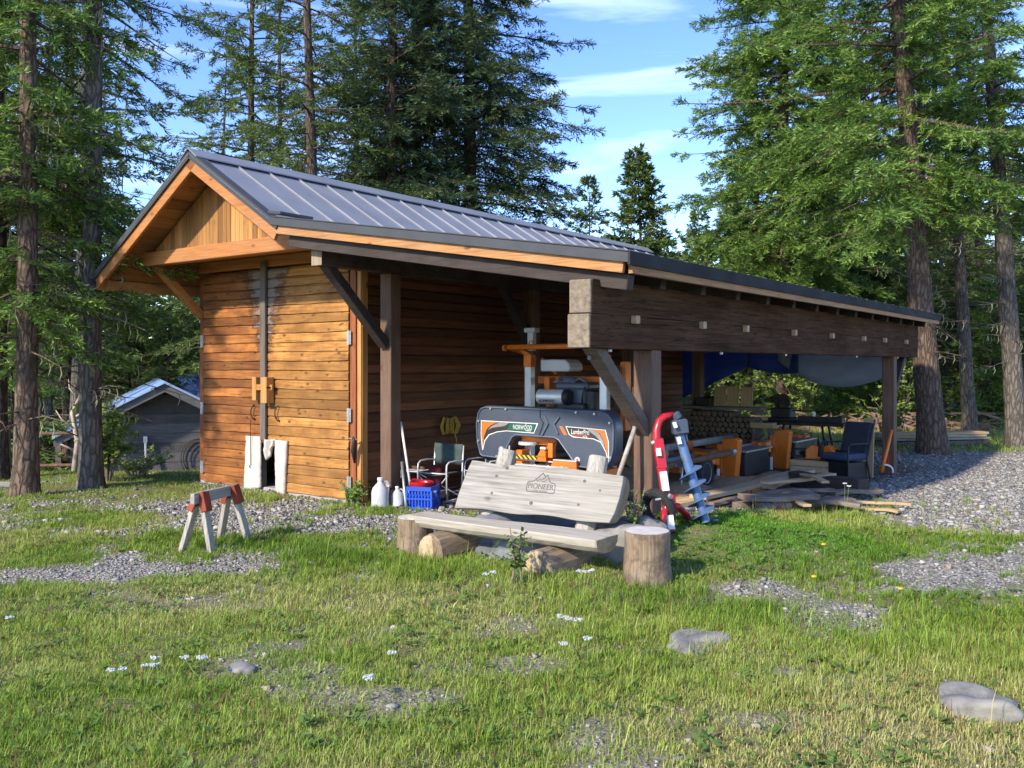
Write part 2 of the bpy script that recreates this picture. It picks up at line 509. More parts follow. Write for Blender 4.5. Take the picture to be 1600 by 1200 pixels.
# metal roof: charcoal sheet with faint rust-brown wash
g = G('charcoal_metal_roof')
n = g.noise(g.coords((1.2, 1.2, 1.2)), 1.6, 6, .6)
col = g.ramp(n, [(.35, (.20, .212, .245)), (.6, (.24, .252, .285)), (.78, (.25, .245, .25))])
g.bump(g.noise(g.coords((3, 3, 3)), 3, 3, .5), .08, .01)
MT['roof'] = g.fin(col, .50, .18)
MT['flash'] = plain('dark_flashing', (.060, .066, .074), (.044, .048, .054), 3, .55, .0, .03, spec=.25)
MT['blueroof'] = plain('blue_metal_roof', (.42, .56, .78), (.32, .46, .68), 1.2, .35, .35, .05)
MT['blackwall'] = wood('blackened_boards', (.135, .135, .145), (.055, .056, .062), 0, .8, .3, .10, 30, .4, .4)
MT['galv'] = plain('galvanised_steel', (.55, .57, .58), (.38, .40, .42), 10, .4, .75, .05)
MT['alu'] = plain('bare_aluminium', (.72, .74, .76), (.58, .60, .62), 6, .38, .35, .03)
MT['chrome'] = plain('bright_muffler_metal', (.74, .74, .73), (.62, .62, .61), 6, .34, .35, .02)
MT['orange'] = plain('orange_machine_paint', (.74, .185, .012), (.58, .135, .010), 5, .42, .0, .05, dirt=(.18, .09, .05, .35))
MT['navy'] = plain('slate_blue_plastic', (.056, .074, .115), (.044, .060, .094), 4, .36, 0, .04, dirt=(.15, .14, .13, .2))
MT['navy_edge'] = plain('slate_blue_trim', (.11, .14, .20), (.085, .11, .16), 4, .34, 0, .03)
MT['black'] = plain('black_plastic', (.018, .019, .022), (.010, .010, .012), 6, .5, 0, .05)
MT['rubber'] = plain('black_rubber', (.022, .021, .020), (.012, .012, .012), 12, .85, 0, .2)
MT['iron'] = plain('dark_iron', (.05, .045, .042), (.022, .018, .016), 12, .6, .5, .2)
MT['rust'] = plain('rusty_steel', (.20, .12, .075), (.08, .045, .03), 12, .85, .2, .3)
MT['white'] = plain('white_plastic', (.80, .80, .79), (.66, .66, .65), 5, .5, 0, .03)
MT['jug'] = plain('milky_jug_plastic', (.55, .57, .59), (.38, .40, .42), 6, .35, 0, .1)
MT['grey'] = plain('light_grey_paint', (.52, .54, .55), (.42, .44, .45), 5, .45, 0, .03)
MT['green'] = plain('dark_green_print', (.012, .115, .088), None, 5, .4, 0, .0)
MT['print_orange'] = plain('orange_print', (.75, .17, .03), None, 5, .4, 0, .0)
MT['print_white'] = plain('white_print', (.78, .78, .77), None, 5, .45, 0, .0)
MT['print_grey'] = plain('grey_print', (.28, .28, .28), (.18, .18, .18), 5, .45, 0, .0)
MT['print_black'] = plain('black_print', (.03, .03, .032), None, 5, .45, 0, .0)
MT['print_red'] = plain('red_print', (.48, .03, .03), None, 5, .45, 0, .0)
MT['red'] = plain('red_machine_paint', (.42, .012, .022), (.32, .010, .018), 5, .3, 0, .03)
MT['dark_red'] = plain('dark_red_cloth', (.14, .012, .014), (.08, .008, .010), 8, .8, 0, .2)
MT['auger'] = plain('worn_blue_paint', (.10, .19, .36), (.06, .11, .22), 9, .45, .2, .1, dirt=(.22, .24, .28, .5))
MT['cobalt'] = plain('cobalt_blue_plastic', (.012, .085, .55), (.010, .065, .44), 5, .4, 0, .03)
MT['fleece'] = plain('dirty_white_fleece', (.56, .53, .48), (.40, .375, .34), 7, .95, 0, .9)
MT['canvas'] = plain('dark_green_canvas', (.050, .080, .082), (.034, .056, .058), 8, .85, 0, .3)
MT['rope'] = plain('yellow_rope', (.52, .33, .05), (.34, .20, .03), 20, .8, 0, .4)
MT['rock'] = plain('grey_boulder', (.26, .255, .235), (.085, .085, .082), 7, .92, 0, 1.0, dirt=(.30, .28, .22, .6))
MT['rock_blue'] = plain('blue_grey_boulder', (.17, .185, .21), (.075, .085, .10), 4.0, .85, 0, .9, dirt=(.24, .25, .25, .5))
MT['concrete'] = plain('concrete', (.38, .36, .33), (.28, .265, .24), 6, .9, 0, .4)
def tarp_mat(name, c1, c2):
    g = G(name); n = g.noise(g.coords((1, 1, 3)), 3, 5, .6); col = g.ramp(n, [(.3, c2), (.7, c1)]); g.bump(g.noise(g.coords((2, 2, 9)), 4, 4, .6), .4, .02); g.fin(col, .5, 0, .3)
    tr = g.n('ShaderNodeBsdfTranslucent'); g.l(col, tr.inputs[0]); ms = g.n('ShaderNodeMixShader'); ms.inputs[0].default_value = .5
    g.l(g.b.outputs[0], ms.inputs[1]); g.l(tr.outputs[0], ms.inputs[2]); g.l(ms.outputs[0], g.out.inputs[0]); return g.m
MT['tarp'] = tarp_mat('blue_tarpaulin', (.08, .15, .44), (.055, .11, .33))
MT['tarp_grey'] = tarp_mat('grey_tarpaulin', (.44, .50, .60), (.34, .39, .48))
MT['yellow'] = plain('yellow_paint', (.60, .42, .02), None, 5, .5, 0, .05)
MT['bracket'] = plain('rust_red_bracket', (.30, .055, .025), (.19, .035, .018), 10, .7, .2, .2)
MT['burn'] = plain('burned_lettering', (.13, .12, .105), (.075, .07, .06), 30, .9, 0, .1)
MT['dirtfloor'] = plain('dusty_floor', (.22, .17, .12), (.12, .09, .065), 6, .95, 0, .6)
MT['sawdust'] = plain('sawdust', (.45, .31, .17), (.30, .19, .10), 14, .95, 0, .9)
# warning stripes
g = G('hazard_stripes')
xyz = g.sep(g.coords((1, 1, 1)))
s_ = g.math('SINE', g.math('MULTIPLY', g.math('ADD', xyz[0], xyz[2]), 88.0))
MT['hazard'] = g.fin(g.ramp(g.math('ADD', g.math('MULTIPLY', s_, .5), .5), [(.45, (.02, .02, .02)), (.55, (.62, .42, .02))]), .5)
# ------------------------------------------------------------------ ground
def gravel_field(x, y):
    """0 grass .. 1 bare gravel"""
    x = np.asarray(x, float); y = np.asarray(y, float)
    t, u = TU(x, y)
    n = fbm(x * .9, y * .9, 21, 4); n2 = fbm(x * 2.6, y * 2.6, 31, 3)
    def blob(cx, cy, rx, ry, ang=0.0):
        ca, sa = math.cos(ang), math.sin(ang)
        dx = (x - cx) * ca + (y - cy) * sa; dy = -(x - cx) * sa + (y - cy) * ca
        return np.exp(-(dx / rx) ** 2 - (dy / ry) ** 2)
    b = .10 + 0 * x
    b = b + .95 * blob(-2.9, 10.2, 2.1, .95, R(-28))             # in front of the doors
    b = b + .75 * blob(-1.2, 9.6, 1.1, .5, R(-28))
    b = b + .85 * blob(-3.9, 7.35, 1.5, .26, R(8))               # left strip
    b = b + .45 * blob(-4.3, 9.4, 1.5, .45, R(5))
    b = b + .38 * blob(-2.3, 8.2, .8, .3)
    b = b + 1.1 * sstep(-.6, 1.6, (x - 4.2) * .5 + (y - 9.2) * .28) * (y < 26)   # drive on the right
    b = b + .95 * blob(3.7, 7.4, 1.3, .55, R(20))
    b = b + .75 * blob(1.95, 5.85, .55, .42)
    b = b + .55 * blob(1.75, 4.85, .5, .22)
    b = b + .42 * blob(-.05, 5.9, .75, .26, R(14))
    b = b + .45 * blob(.45, 5.1, .7, .22)
    b = b + .40 * blob(-.3, 4.55, .5, .16)
    b = b + .34 * blob(.9, 4.3, .7, .12)
    b = b - .9 * blob(1.9, 8.1, 1.2, .85)                         # lush clover beside the post
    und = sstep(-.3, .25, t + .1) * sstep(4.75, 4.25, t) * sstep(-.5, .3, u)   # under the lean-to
    shed = ((t > -3.4) & (t < .1) & (u > -.15) & (u < 9.1))
    m = sstep(.14, .74, b + (n - .5) * 1.25 + (n2 - .5) * 1.15)
    m = np.maximum(m, und); m = np.maximum(m, shed * 1.0)
    return np.clip(m, 0, 1)

def build_ground():
    def axis(f0, f1, st, far):
        a = np.arange(f0, f1 + 1e-6, st)
        g = []; p = f1; s = st
        while p < far: s *= 1.28; p += s; g.append(p)
        h = []; p = f0; s = st
        while p > -far: s *= 1.28; p -= s; h.append(p)
        return np.concatenate([np.array(h[::-1]), a, np.array(g)])
    xs = axis(-7.5, 10.0, .07, 900); ys = axis(2.4, 16.0, .07, 900)
    X, Y = np.meshgrid(xs, ys)
    Z = ground_z(X, Y)
    m = gravel_field(X, Y)
    t, u = TU(X, Y)
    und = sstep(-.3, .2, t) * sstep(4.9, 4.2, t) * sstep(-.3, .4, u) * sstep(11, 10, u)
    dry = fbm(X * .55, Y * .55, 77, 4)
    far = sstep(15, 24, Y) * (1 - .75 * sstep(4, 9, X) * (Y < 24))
    V = np.stack([X, Y, Z], -1).reshape(-1, 3)
    nx, ny = len(xs), len(ys)
    i = np.arange(nx * ny).reshape(ny, nx)
    f = np.stack([i[:-1, :-1], i[:-1, 1:], i[1:, 1:], i[1:, :-1]], -1).reshape(-1, 4)
    fore = 1 - .45 * sstep(6.9, 6.2, Y) * sstep(1.6, .9, X)
    m = m * fore
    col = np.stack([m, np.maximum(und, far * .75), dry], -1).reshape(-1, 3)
    g = G('meadow_and_gravel')
    at_ = g.n('ShaderNodeAttribute', attribute_name='field')
    rgb = g.n('ShaderNodeSeparateColor'); g.l(at_.outputs['Color'], rgb.inputs[0])
    P = g.coords((1, 1, 1))
    cell = g.n('ShaderNodeTexVoronoi'); g.l(P, cell.inputs['Vector']); cell.inputs['Scale'].default_value = 42
    cs = g.n('ShaderNodeSeparateColor'); g.l(cell.outputs['Color'], cs.inputs[0])
    stone = g.ramp(cs.outputs[0], [(0, (.11, .105, .10)), (.35, (.19, .185, .175)), (.7, (.27, .26, .24)), (1, (.40, .38, .35))])
    stone = g.mix(g.ramp(g.noise(P, 1.3, 5, .6), [(.4, .0), (.7, .55)]), stone, (.23, .19, .14))
    fine = g.noise(P, 60, 5, .7)
    soil = g.ramp(fine, [(.3, (.08, .065, .043)), (.7, (.21, .175, .12))])
    thatch = g.ramp(g.noise(P, 26, 6, .7), [(.3, (.09, .10, .03)), (.55, (.19, .19, .07)), (.75, (.32, .27, .14))])
    base = g.mix(g.ramp(g.noise(P, 5, 4, .6), [(.4, 0.0), (.6, .6)]), thatch, soil)
    col_ = g.mix(rgb.outputs[0], base, stone)
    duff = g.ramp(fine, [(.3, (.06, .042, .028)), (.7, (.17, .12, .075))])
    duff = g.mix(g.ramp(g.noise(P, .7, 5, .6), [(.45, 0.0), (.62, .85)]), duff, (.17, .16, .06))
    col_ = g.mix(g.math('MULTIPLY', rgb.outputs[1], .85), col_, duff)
    hgt = g.mix(rgb.outputs[0], fine, g.ramp(cell.outputs['Distance'], [(0, 1.0), (.6, 0.0)]))
    g.bump(hgt, .8, .02)
    m_ = g.fin(col_, .95, 0, .2)
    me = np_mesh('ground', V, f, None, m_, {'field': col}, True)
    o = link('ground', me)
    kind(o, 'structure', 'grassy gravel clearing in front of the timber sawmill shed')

build_ground()

# ------------------------------------------------------------------ the shed
def lap_boards(mb, x0, x1, z0, z1, put, h=.125, seed=0, gaps=None, th=.024, step=.16, wav=.006, top=None):
    """lapped live-edge boards; put(x, out, z) -> local coordinates; gaps(z) -> list of (xa, xb) spans"""
    rng = np.random.RandomState(seed)
    n = max(1, int(round((z1 - z0) / h))); h = (z1 - z0) / n
    for k in range(n):
        za = z0 + k * h; zb = za + h
        spans = gaps(za + h / 2) if gaps else [(x0, x1)]
        for (xa, xb) in spans:
            if xb - xa < .03: continue
            m = max(2, int((xb - xa) / step)); xs = np.linspace(xa, xb, m + 1)
            p1 = rng.uniform(0, 6); p2 = rng.uniform(0, 6)
            jb = wav * (np.sin(xs * 3.1 + p1) * .5 + rng.uniform(-.6, .6, m + 1))
            jt = wav * (np.sin(xs * 2.3 + p2) * .6 + rng.uniform(-.6, .6, m + 1))
            o1 = th + rng.uniform(-.003, .003)
            V = []
            for i, x in enumerate(xs):
                V += [put(x, .0, za + jb[i] * .3), put(x, o1 + .002, za - .004 + jb[i]), put(x, o1, za + h * .74 + jt[i]), put(x, .007, zb - .002)]
            Fc = []
            for i in range(m):
                for q in range(3):
                    Fc.append((i * 4 + q, (i + 1) * 4 + q, (i + 1) * 4 + q + 1, i * 4 + q + 1))
            Fc.append((3, 2, 1, 0)); e = m * 4; Fc.append((e, e + 1, e + 2, e + 3))
            mb.add(V, Fc)

shed = thing('timber_shed', 'brown stained timber shed with charcoal metal roof and open lean-to over a sawmill', 'shed', (CX, CY, 0), BR)
U0, U1 = -1.32, 10.55           # roof ends along the ridge
WT, WU = -3.29, 8.95            # wall extents
RT = -1.645                     # ridge line
def zL(t): return 4.34 - .617 * abs(t - RT)
def zR(t): return 3.325 - .160 * t
TE = 4.53                       # outer eave of the lean-to
TL = -3.93                      # left eave

def doorgap(z, a, b, right):
    ha, hb = -1.885, -1.575
    if z > .62: return [(a, b)]
    return [(a, ha)] if not right else [(hb, b)]
# floor slab and foundation
fb = MB(); fb.bx(-3.30, .01, -.05, WU + .02, -.5, .05); obj('concrete_slab', fb, MT['concrete'], shed, .01)
# wall cladding (side, back, left)
sb = MB(); lap_boards(sb, .0, WU, .02, 3.22, lambda x, o, z: (o, x, z), seed=3, step=.3, wav=.004)
lap_boards(sb, WT, 0, .02, 3.22, lambda x, o, z: (x, WU + o, z), seed=4, step=.3)
lap_boards(sb, 0, WU, .02, 2.9, lambda x, o, z: (WT - o, x, z), seed=5, step=.3)
g = MT['siding']
obj('wall', sb, wood('stained_wall_boards', (.225, .090, .038), (.070, .024, .012), 1, .62, .5, 0, 40, .3, .5), shed)
ib = MB(); ib.bx(WT + .02, -.02, .05, WU - .02, 2.95, 2.98)
ib.bx(-.035, -.008, .05, WU - .02, .05, 3.2); ib.bx(WT + .008, WT + .03, .05, WU - .02, .05, 2.9); ib.bx(WT + .03, -.035, WU - .05, WU - .02, .05, 2.95)
ib.bx(WT + .03, -1.95, .10, .12, .66, 3.1); ib.bx(-1.5, -.035, .10, .12, .66, 3.1)
obj('inner_lining', ib, MT['cedar_z'], shed)
# doors
for right, mat, xa, xb, nm in ((0, 'door_l', WT + .10, -1.765, 'door'), (1, 'door_r', -1.755, -.165, 'door')):
    db = MB()
    lap_boards(db, xa, xb, .04, 3.02, lambda x, o, z: (x, -.035 - o, z), seed=11 + right, gaps=lambda z: doorgap(z, xa, xb, right), wav=.008, th=.034)
    d = obj(nm, db, MT[mat], shed, label='right door leaf of paler golden boards' if right else 'left door leaf of darker red-brown boards')
    bk = MB()
    if right: bk.bx(-1.575, xb, -.035, .03, .05, .62); bk.bx(xa, xb, -.035, .03, .62, 3.02)
    else: bk.bx(xa, -1.885, -.035, .03, .05, .62); bk.bx(xa, xb, -.035, .03, .62, 3.02)
    obj('door_frame', bk, MT['greyboard'], d)
    hx = xb + .02 if right else xa - .025
    for z in (.24, 1.09, 2.06):
        hb = MB(); hb.bx(hx - .035, hx + .035, -.082, -.072, z - .085, z + .085)
        hb.tube([(hx, -.086, z - .09), (hx, -.086, z + .09)], .011, 8)
        for dz in (-.055, 0, .055):
            for dx in (-.022, .022): hb.tube([(hx + dx, -.082, z + dz), (hx + dx, -.087, z + dz)], .007, 6)
        obj('hinge', hb, MT['galv'], d)
    hb = MB(); cx_ = -1.52 if right else -2.03
    hb.tube([(cx_, -.06, 1.17), (cx_ + .01, -.10, 1.155), (cx_ - .012, -.115, 1.10), (cx_ - .01, -.115, 1.03), (cx_ + .02, -.10, .975), (cx_ + .03, -.065, .965)], [.012, .01, .009, .009, .010, .014], 6)
    obj('handle', hb, MT['iron'], d, smooth=True)
    if not right:
        cb = MB(); cb.tube([(cx_ - .01, -.118, .97), (cx_ - .005, -.125, .75), (cx_ + .002, -.13, .36)], .005, 5)
        cb.tube([(cx_ + .002, -.13, .36), (cx_ - .02, -.135, .33), (cx_ + .005, -.14, .31)], .006, 5)
        obj('pull_cord', cb, MT['black'], d)
# upright cover board and latch
ab = MB(); ab.bx(-1.845, -1.735, -.118, -.078, .70, 3.12); obj('cover_board', ab, MT['greyboard'], shed, .004, label='grey weathered cover board over the door joint')
lb = MB()
lb.bx(-1.955, -1.87, -.165, -.075, 1.235, 1.555)
lb.bx(-1.715, -1.595, -.205, -.075, 1.205, 1.555)
lt = obj('latch_block', lb, MT['cedar_z'], shed, .006)
lb = MB(); lb.bx(-1.88, -1.545, -.156, -.122, 1.375, 1.455); obj('latch_bar', lb, MT['cedar'], lt, .004)
lb = MB(); lb.tube([(-1.575, -.215, 1.415), (-1.575, -.10, 1.415)], .012, 6); obj('latch_pin', lb, MT['iron'], lt)
# jambs and corner boards
jm = wood('red_brown_jamb', (.30, .10, .038), (.16, .05, .02), 2, .6, .4)
jb = MB(); jb.bx(-.155, -.055, -.05, .02, .04, 3.1); jb.bx(-.0551, .0, -.03, .0, .04, 3.1); obj('door_jamb', jb, jm, shed, .004)
jb = MB(); jb.bx(WT - .02, WT + .07, -.05, .02, .04, 2.98); obj('door_jamb', jb, jm, shed, .004)
jb = MB(); jb.bx(-.03, .032, -.045, -.028, .02, 3.1); jb.bx(.012, .038, -.028, .07, .02, 3.15)
obj('corner_board', jb, MT['cedar_z'], shed, .004)
# header over the doors, soffit under the gable porch and tie beam
hb = MB(); hb.bx(WT - .02, .04, -.06, .02, 3.05, 3.2); obj('door_header', hb, MT['cedar'], shed, .006)
pf = MB()
for k in range(7):
    y0 = -.79 + k * .105; pf.bx(WT + .02, .02, y0, y0 + .10, 3.205, 3.225)
obj('porch_ceiling', pf, MT['cedar'], shed)
tb = MB(); tb.bx(-3.62, .30, -.92, -.78, 3.085, 3.27); obj('tie_beam', tb, MT['cedar_beam'], shed, .008)
# gable boards
gb = MB(); x = WT + .05; rng = random.Random(4)
while x < -.02:
    x1 = min(x + .088, -.0); xm0, xm1 = x + .003, x1 - .003
    za, zb = zL(xm0) - .10, zL(xm1) - .10
    if min(za, zb) > 3.29:
        d = .85 + rng.uniform(-.003, .003)
        gb.prism([(xm0, 3.27), (xm1, 3.27), (xm1, zb), (xm0, za)], -d, -d + .02)
    x = x1
gb.prism([(WT + .1, 3.26), (-.1, 3.26), (RT, zL(RT) - .12)], -.825, -.80)
obj('gable_boards', gb, MT['cedar_z'], shed)
# left brace from the corner up to the porch beam, and inner purlin ends
bb = MB(); bb.beam((WT + .03, -.04, 2.42), (WT + .03, -.80, 3.12), .10, .12, (1, 0, 0)); obj('brace', bb, MT['cedar_beam'], shed, .008, label='orange-brown brace under the left end of the tie beam')

def slab(mb, ta, za, tb_, zb, th, ua, ub, off=0):
    d = Vector((tb_ - ta, 0, zb - za)).normalized(); nrm = Vector((-d.z, 0, d.x))
    if nrm.z < 0: nrm = -nrm
    p = [Vector((ta, 0, za)) + nrm * off, Vector((tb_, 0, zb)) + nrm * off]
    q = [a - nrm * th for a in p]
    poly = [(a.x, a.z) for a in (p[0], p[1], q[1], q[0])]
    mb.prism(poly, ua, ub, 'xz')

# main roof: sheet metal with raised ribs
TK = .02
for nm, ta, tb_ in (('r', RT, TK), ('l', RT, TL)):
    rb = MB(); slab(rb, ta, zL(ta), tb_, zL(tb_), .012, U0 - .03, U1)
    u = U0 + .10
    while u < U1:
        slab(rb, lerp(ta, tb_, .012), zL(lerp(ta, tb_, .012)), tb_, zL(tb_), .022, u - .012, u + .012, .022)
        u += .495
    obj('roof_sheet', rb, MT['roof'], shed)
rc = MB()
rc.prism([(RT - .17, zL(RT - .17) + .05), (RT, 4.34 + .065), (RT + .17, zL(RT + .17) + .05), (RT + .17, zL(RT + .17) + .03), (RT, 4.34 + .048), (RT - .17, zL(RT - .17) + .03)], U0 - .045, U1 + .02)
obj('ridge_cap', rc, MT['roof'], shed, .004)
# deck boards under the roof (soffit) : run along the ridge
for side in (0, 1):
    sb = MB(); n = 13 if side == 0 else 10
    T0, T1 = (RT, TL + .03) if side == 0 else (RT, TK - .02)
    for k in range(n):
        ta = lerp(T0, T1, k / n); tb_ = lerp(T0, T1, (k + .965) / n)
        slab(sb, ta, zL(ta), tb_, zL(tb_), .022, U0 + .03, U1 - .02, -.016)
    obj('soffit_boards', sb, MT['cedar_u'], shed)
# barge boards on the front gable
for side, tb_ in ((0, TL + .02), (1, TK + .03)):
    fb = MB(); slab(fb, RT, zL(RT), tb_, zL(tb_), .165, U0, U0 + .04, -.02); obj('barge_board', fb, MT['cedar_beam'], shed, .003)
    ff = MB(); slab(ff, RT, zL(RT), tb_, zL(tb_), .075, U0 - .03, U0 - .012, .02)
    slab(ff, RT, zL(RT), tb_, zL(tb_), .006, U0 - .03, U0 + .10, .024); obj('barge_flashing', ff, MT['flash'], shed)
fb = MB(); fb.bx(TL - .005, TL + .035, U0 + .04, U1, zL(TL) - .17, zL(TL) - .02); obj('left_eave_fascia', fb, MT['cedar_beam_u'], shed, .003)
fb = MB(); fb.bx(TL - .03, TL - .012, U0 - .03, U1, zL(TL) - .09, zL(TL) + .02); obj('left_eave_flashing', fb, MT['flash'], shed)
# lean-to roof
lr = MB(); slab(lr, -.10, zR(-.10), TE, zR(TE), .012, U0 - .02, U1, .05)
u = U0 + .10
while u < U1: slab(lr, -.08, zR(-.08), TE, zR(TE), .024, u - .014, u + .014, .076); u += .495
obj('lean_to_sheet', lr, MT['roof'], shed)
ld = MB()
for k in range(34):
    ta = lerp(-.05, TE - .03, k / 34); tb_ = lerp(-.05, TE - .03, (k + .965) / 34)
    slab(ld, ta, zR(ta), tb_, zR(tb_), .022, U0 + .05, U1 - .03, .030)
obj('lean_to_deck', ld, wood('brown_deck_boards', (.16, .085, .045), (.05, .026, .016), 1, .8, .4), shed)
ff = MB(); slab(ff, -.08, zR(-.08), TE + .015, zR(TE + .015), .085, U0 - .045, U0 - .022, .058)
slab(ff, -.06, zR(-.06), TE + .01, zR(TE + .01), .010, U0 - .055, U0 + .06, .072); obj('lean_to_front_flashing', ff, MT['flash'], shed)
ff = MB(); slab(ff, .0, zR(.0), TE - .04, zR(TE - .04), .098, U0 - .012, U0 + .03, -.022); obj('lean_to_front_fascia', ff, MT['cedar_beam_u'] if 0 else wood('cedar_front_fascia', (.47, .235, .08), (.26, .105, .032), 0, .6, .9, .15, 30, .3, .1, 1.3), shed, .003)
ff = MB(); ff.bx(TE + .012, TE + .035, U0 - .045, U1, zR(TE) - .050, zR(TE) + .066); obj('lean_to_eave_flashing', ff, plain('black_eave_flashing', (.040, .042, .045), (.028, .029, .031), 3, .8, 0, .03, spec=.1), shed)
ff = MB(); ff.bx(TE - .035, TE + .008, U0 + .05, U1 - .02, zR(TE) - .115, zR(TE) - .012); obj('lean_to_eave_board', ff, wood('brown_eave_board', (.40, .22, .10), (.20, .10, .045), 1, .7, .5), shed, .003)  # plain brown wood with grain along the eave
# flashing kickout block at the change of slope
kb = MB(); slab(kb, -.10, zR(-.1), .12, zR(.12), .035, U0 - .06, U0 + .42, .13); obj('kick_flashing', kb, MT['flash'], shed, .004)
# rafters
rf = 0
for k in range(14):
    u = -1.20 + .885 * k
    if u > U1 - .2: break
    fr = MB()
    slab(fr, .16 if k == 0 else .04, zR(.1), TE - .17 if k else TE - .02, zR(TE - .17 if k else TE - .02), .135 if k == 0 else .205, u - .055, u + .055, -.124 if k == 0 else -.0)
    obj('rafter', fr, MT['dark_x'], shed, .006)
# plate along the shed, posts and braces
PT = .46
pb = MB(); pb.bx(PT - .085, PT + .085, -1.13, 10.2, 2.83, 3.115); obj('plate_beam', pb, MT['dark_u'], shed, .008)
pb = MB(); pb.bx(PT - .084, PT + .084, -1.136, -1.130, 2.832, 3.113); obj('beam_end', pb, wood('pale_beam_end', (.34, .27, .19), (.22, .17, .12), 2, .8, .4), shed)
for k, u in enumerate((.04, 3.02, 5.95, 8.75)):
    pb = MB(); pb.bx(PT - .09, PT + .09, u - .09, u + .09, .23, 2.83); p = obj('post', pb, MT['dark_z'], shed, .008)
    pp = MB(); pp.bx(PT - .075, PT + .075, u - .075, u + .075, -.25, .20); obj('post_foot', pp, MT['concrete'], p, .01)
    if k == 0:
        pp = MB(); pp.bx(PT - .105, PT - .0, u - .105, u - .092, .10, .30); pp.bx(PT + .02, PT + .08, u - .11, u - .092, .0, .29)
        obj('post_bracket', pp, MT['lumber_z'], p, .003)
bb = MB(); bb.beam((PT - .0, -.98, 2.84), (PT - .0, -.08, 1.98), .11, .13, (1, 0, 0), .06); obj('brace', bb, MT['dark_x'], shed, .008)
bb = MB(); bb.beam((PT, 2.3, 2.84), (PT, 2.94, 2.05), .11, .13, (1, 0, 0), .06); obj('brace', bb, MT['dark_x'], shed, .008)
# big outer beam : two squared timbers on top of each other, roughly hewn
BT = 4.10
rng = np.random.RandomState(8)
def hewn(mb, u0, u1, t0, t1, z0, z1, n=60, j=.006, slant=.0):
    us = np.linspace(u0, u1, n); V = []; Fc = []
    for i, u in enumerate(us):
        jj = rng.uniform(-j, j, 8)
        s0 = slant if i == 0 else 0
        V += [(t0 + jj[0], u - s0 * 0, z0 + jj[1]), (t1 + jj[2], u, z0 + jj[3]), (t1 + jj[4], u + s0, z1 + jj[5]), (t0 + jj[6], u + s0, z1 + jj[7])]
    for i in range(n - 1):
        for q in range(4):
            Fc.append((i * 4 + q, i * 4 + (q + 1) % 4, (i + 1) * 4 + (q + 1) % 4, (i + 1) * 4 + q))
    Fc.append((3, 2, 1, 0)); e = (n - 1) * 4; Fc.append((e, e + 1, e + 2, e + 3))
    mb.add(V, Fc)
hb = MB(); hewn(hb, -1.42, 10.3, BT - .112, BT + .113, 1.86, 2.158, slant=.02, j=.004); hewn(hb, -1.40, 10.3, BT - .11, BT + .112, 2.160, 2.455, slant=.03, j=.004)
g = G('hewn_dark_beam')
v = g.coords((12, 1.0, 12), 20); n1 = g.noise(v, 1.0, 8, .65, 1.0)
crk = g.noise(g.coords((3, .55, 26), 20), 1.0, 3, .5, 1.5)
cr_ = g.ramp(crk, [(.475, 0.0), (.5, 1.0), (.525, 0.0)])
big = g.noise(g.coords((1.5, .7, 1.5)), 1.4, 6, .65)
col = g.ramp(n1, [(.28, (.028, .013, .007)), (.55, (.074, .036, .019)), (.8, (.125, .066, .036))])
col = g.mix(g.ramp(big, [(.4, 0.0), (.7, .5)]), col, (.12, .070, .042))
col = g.mix(g.math('MULTIPLY', cr_, .85), col, (.008, .007, .007))
g.bump(g.mix(.5, n1, cr_), .6, .008)
beam_mat = g.fin(col, .92, 0, .08)
bm_ = obj('outer_beam', hb, beam_mat, shed, .004)
eb = MB(); eb.prism([(BT - .109, 1.866), (BT + .109, 1.866), (BT + .109, 2.154), (BT - .109, 2.154)], -1.430, -1.39); eb.prism([(BT - .106, 2.163), (BT + .108, 2.163), (BT + .108, 2.449), (BT - .106, 2.449)], -1.408, -1.36)
obj('beam_end', eb, MT['endgrain'], bm_, .006)
for u in (-.67, .76, 1.91, 3.5, 5.04, 6.63, 7.86, 9.3):
    pg = MB(); pg.box((BT + .135, u, 2.13), (.06, .075, .075)); obj('peg', pg, MT['lumber'], bm_, .006)
for u in (-1.0, 1.4, 3.4, 6.5, 9.0):
    pg = MB(); pg.tube([(BT + .06, u, 1.875), (BT + .06, u, 1.835)], .018, 8); obj('bolt', pg, MT['galv'], bm_)
for k, u in enumerate((-.19, 8.7)):
    pb = MB(); pb.bx(BT - .10, BT + .10, u - .10, u + .10, .08 if k == 0 else -.19, 1.865); p = obj('post', pb, MT['dark_z'], shed, .01)
    pp = MB(); pp.bx(BT - .08, BT + .08, u - .08, u + .08, -.5, .085 if k == 0 else -.185); obj('post_foot', pp, MT['logend'] if k == 0 else MT['concrete'], p, .01)
    if k == 1:
        pp = MB(); pp.bx(BT - .10, BT + .02, u - .125, u - .102, -.02, .15); obj('post_box', pp, MT['print_red'], p, .006)
bb = MB(); bb.beam((BT, -1.22, 1.90), (BT, -.22, 1.06), .12, .14, (1, 0, 0), .08); b_ = obj('brace', bb, wood('grey_brown_brace', (.16, .12, .095), (.06, .045, .038), 0, .75, .3), shed, .008)
for (u, z) in ((-1.12, 1.80), (-.32, 1.15)):
    pg = MB(); pg.tube([(BT - .03, u - .09, z - .03), (BT - .03, u - .075, z - .01)], .017, 8); obj('bolt', pg, MT['galv'], b_)
bb = MB(); bb.beam((BT, 9.6, 1.88), (BT, 8.78, 1.10), .11, .12, (1, 0, 0), .05); obj('brace', bb, MT['dark_x'], shed, .008)
# far cross tie between the posts
tb = MB(); tb.bx(PT + .08, BT - .1, 10.05, 10.2, 2.36, 2.52); obj('cross_tie', tb, MT['dark_x'], shed, .008)
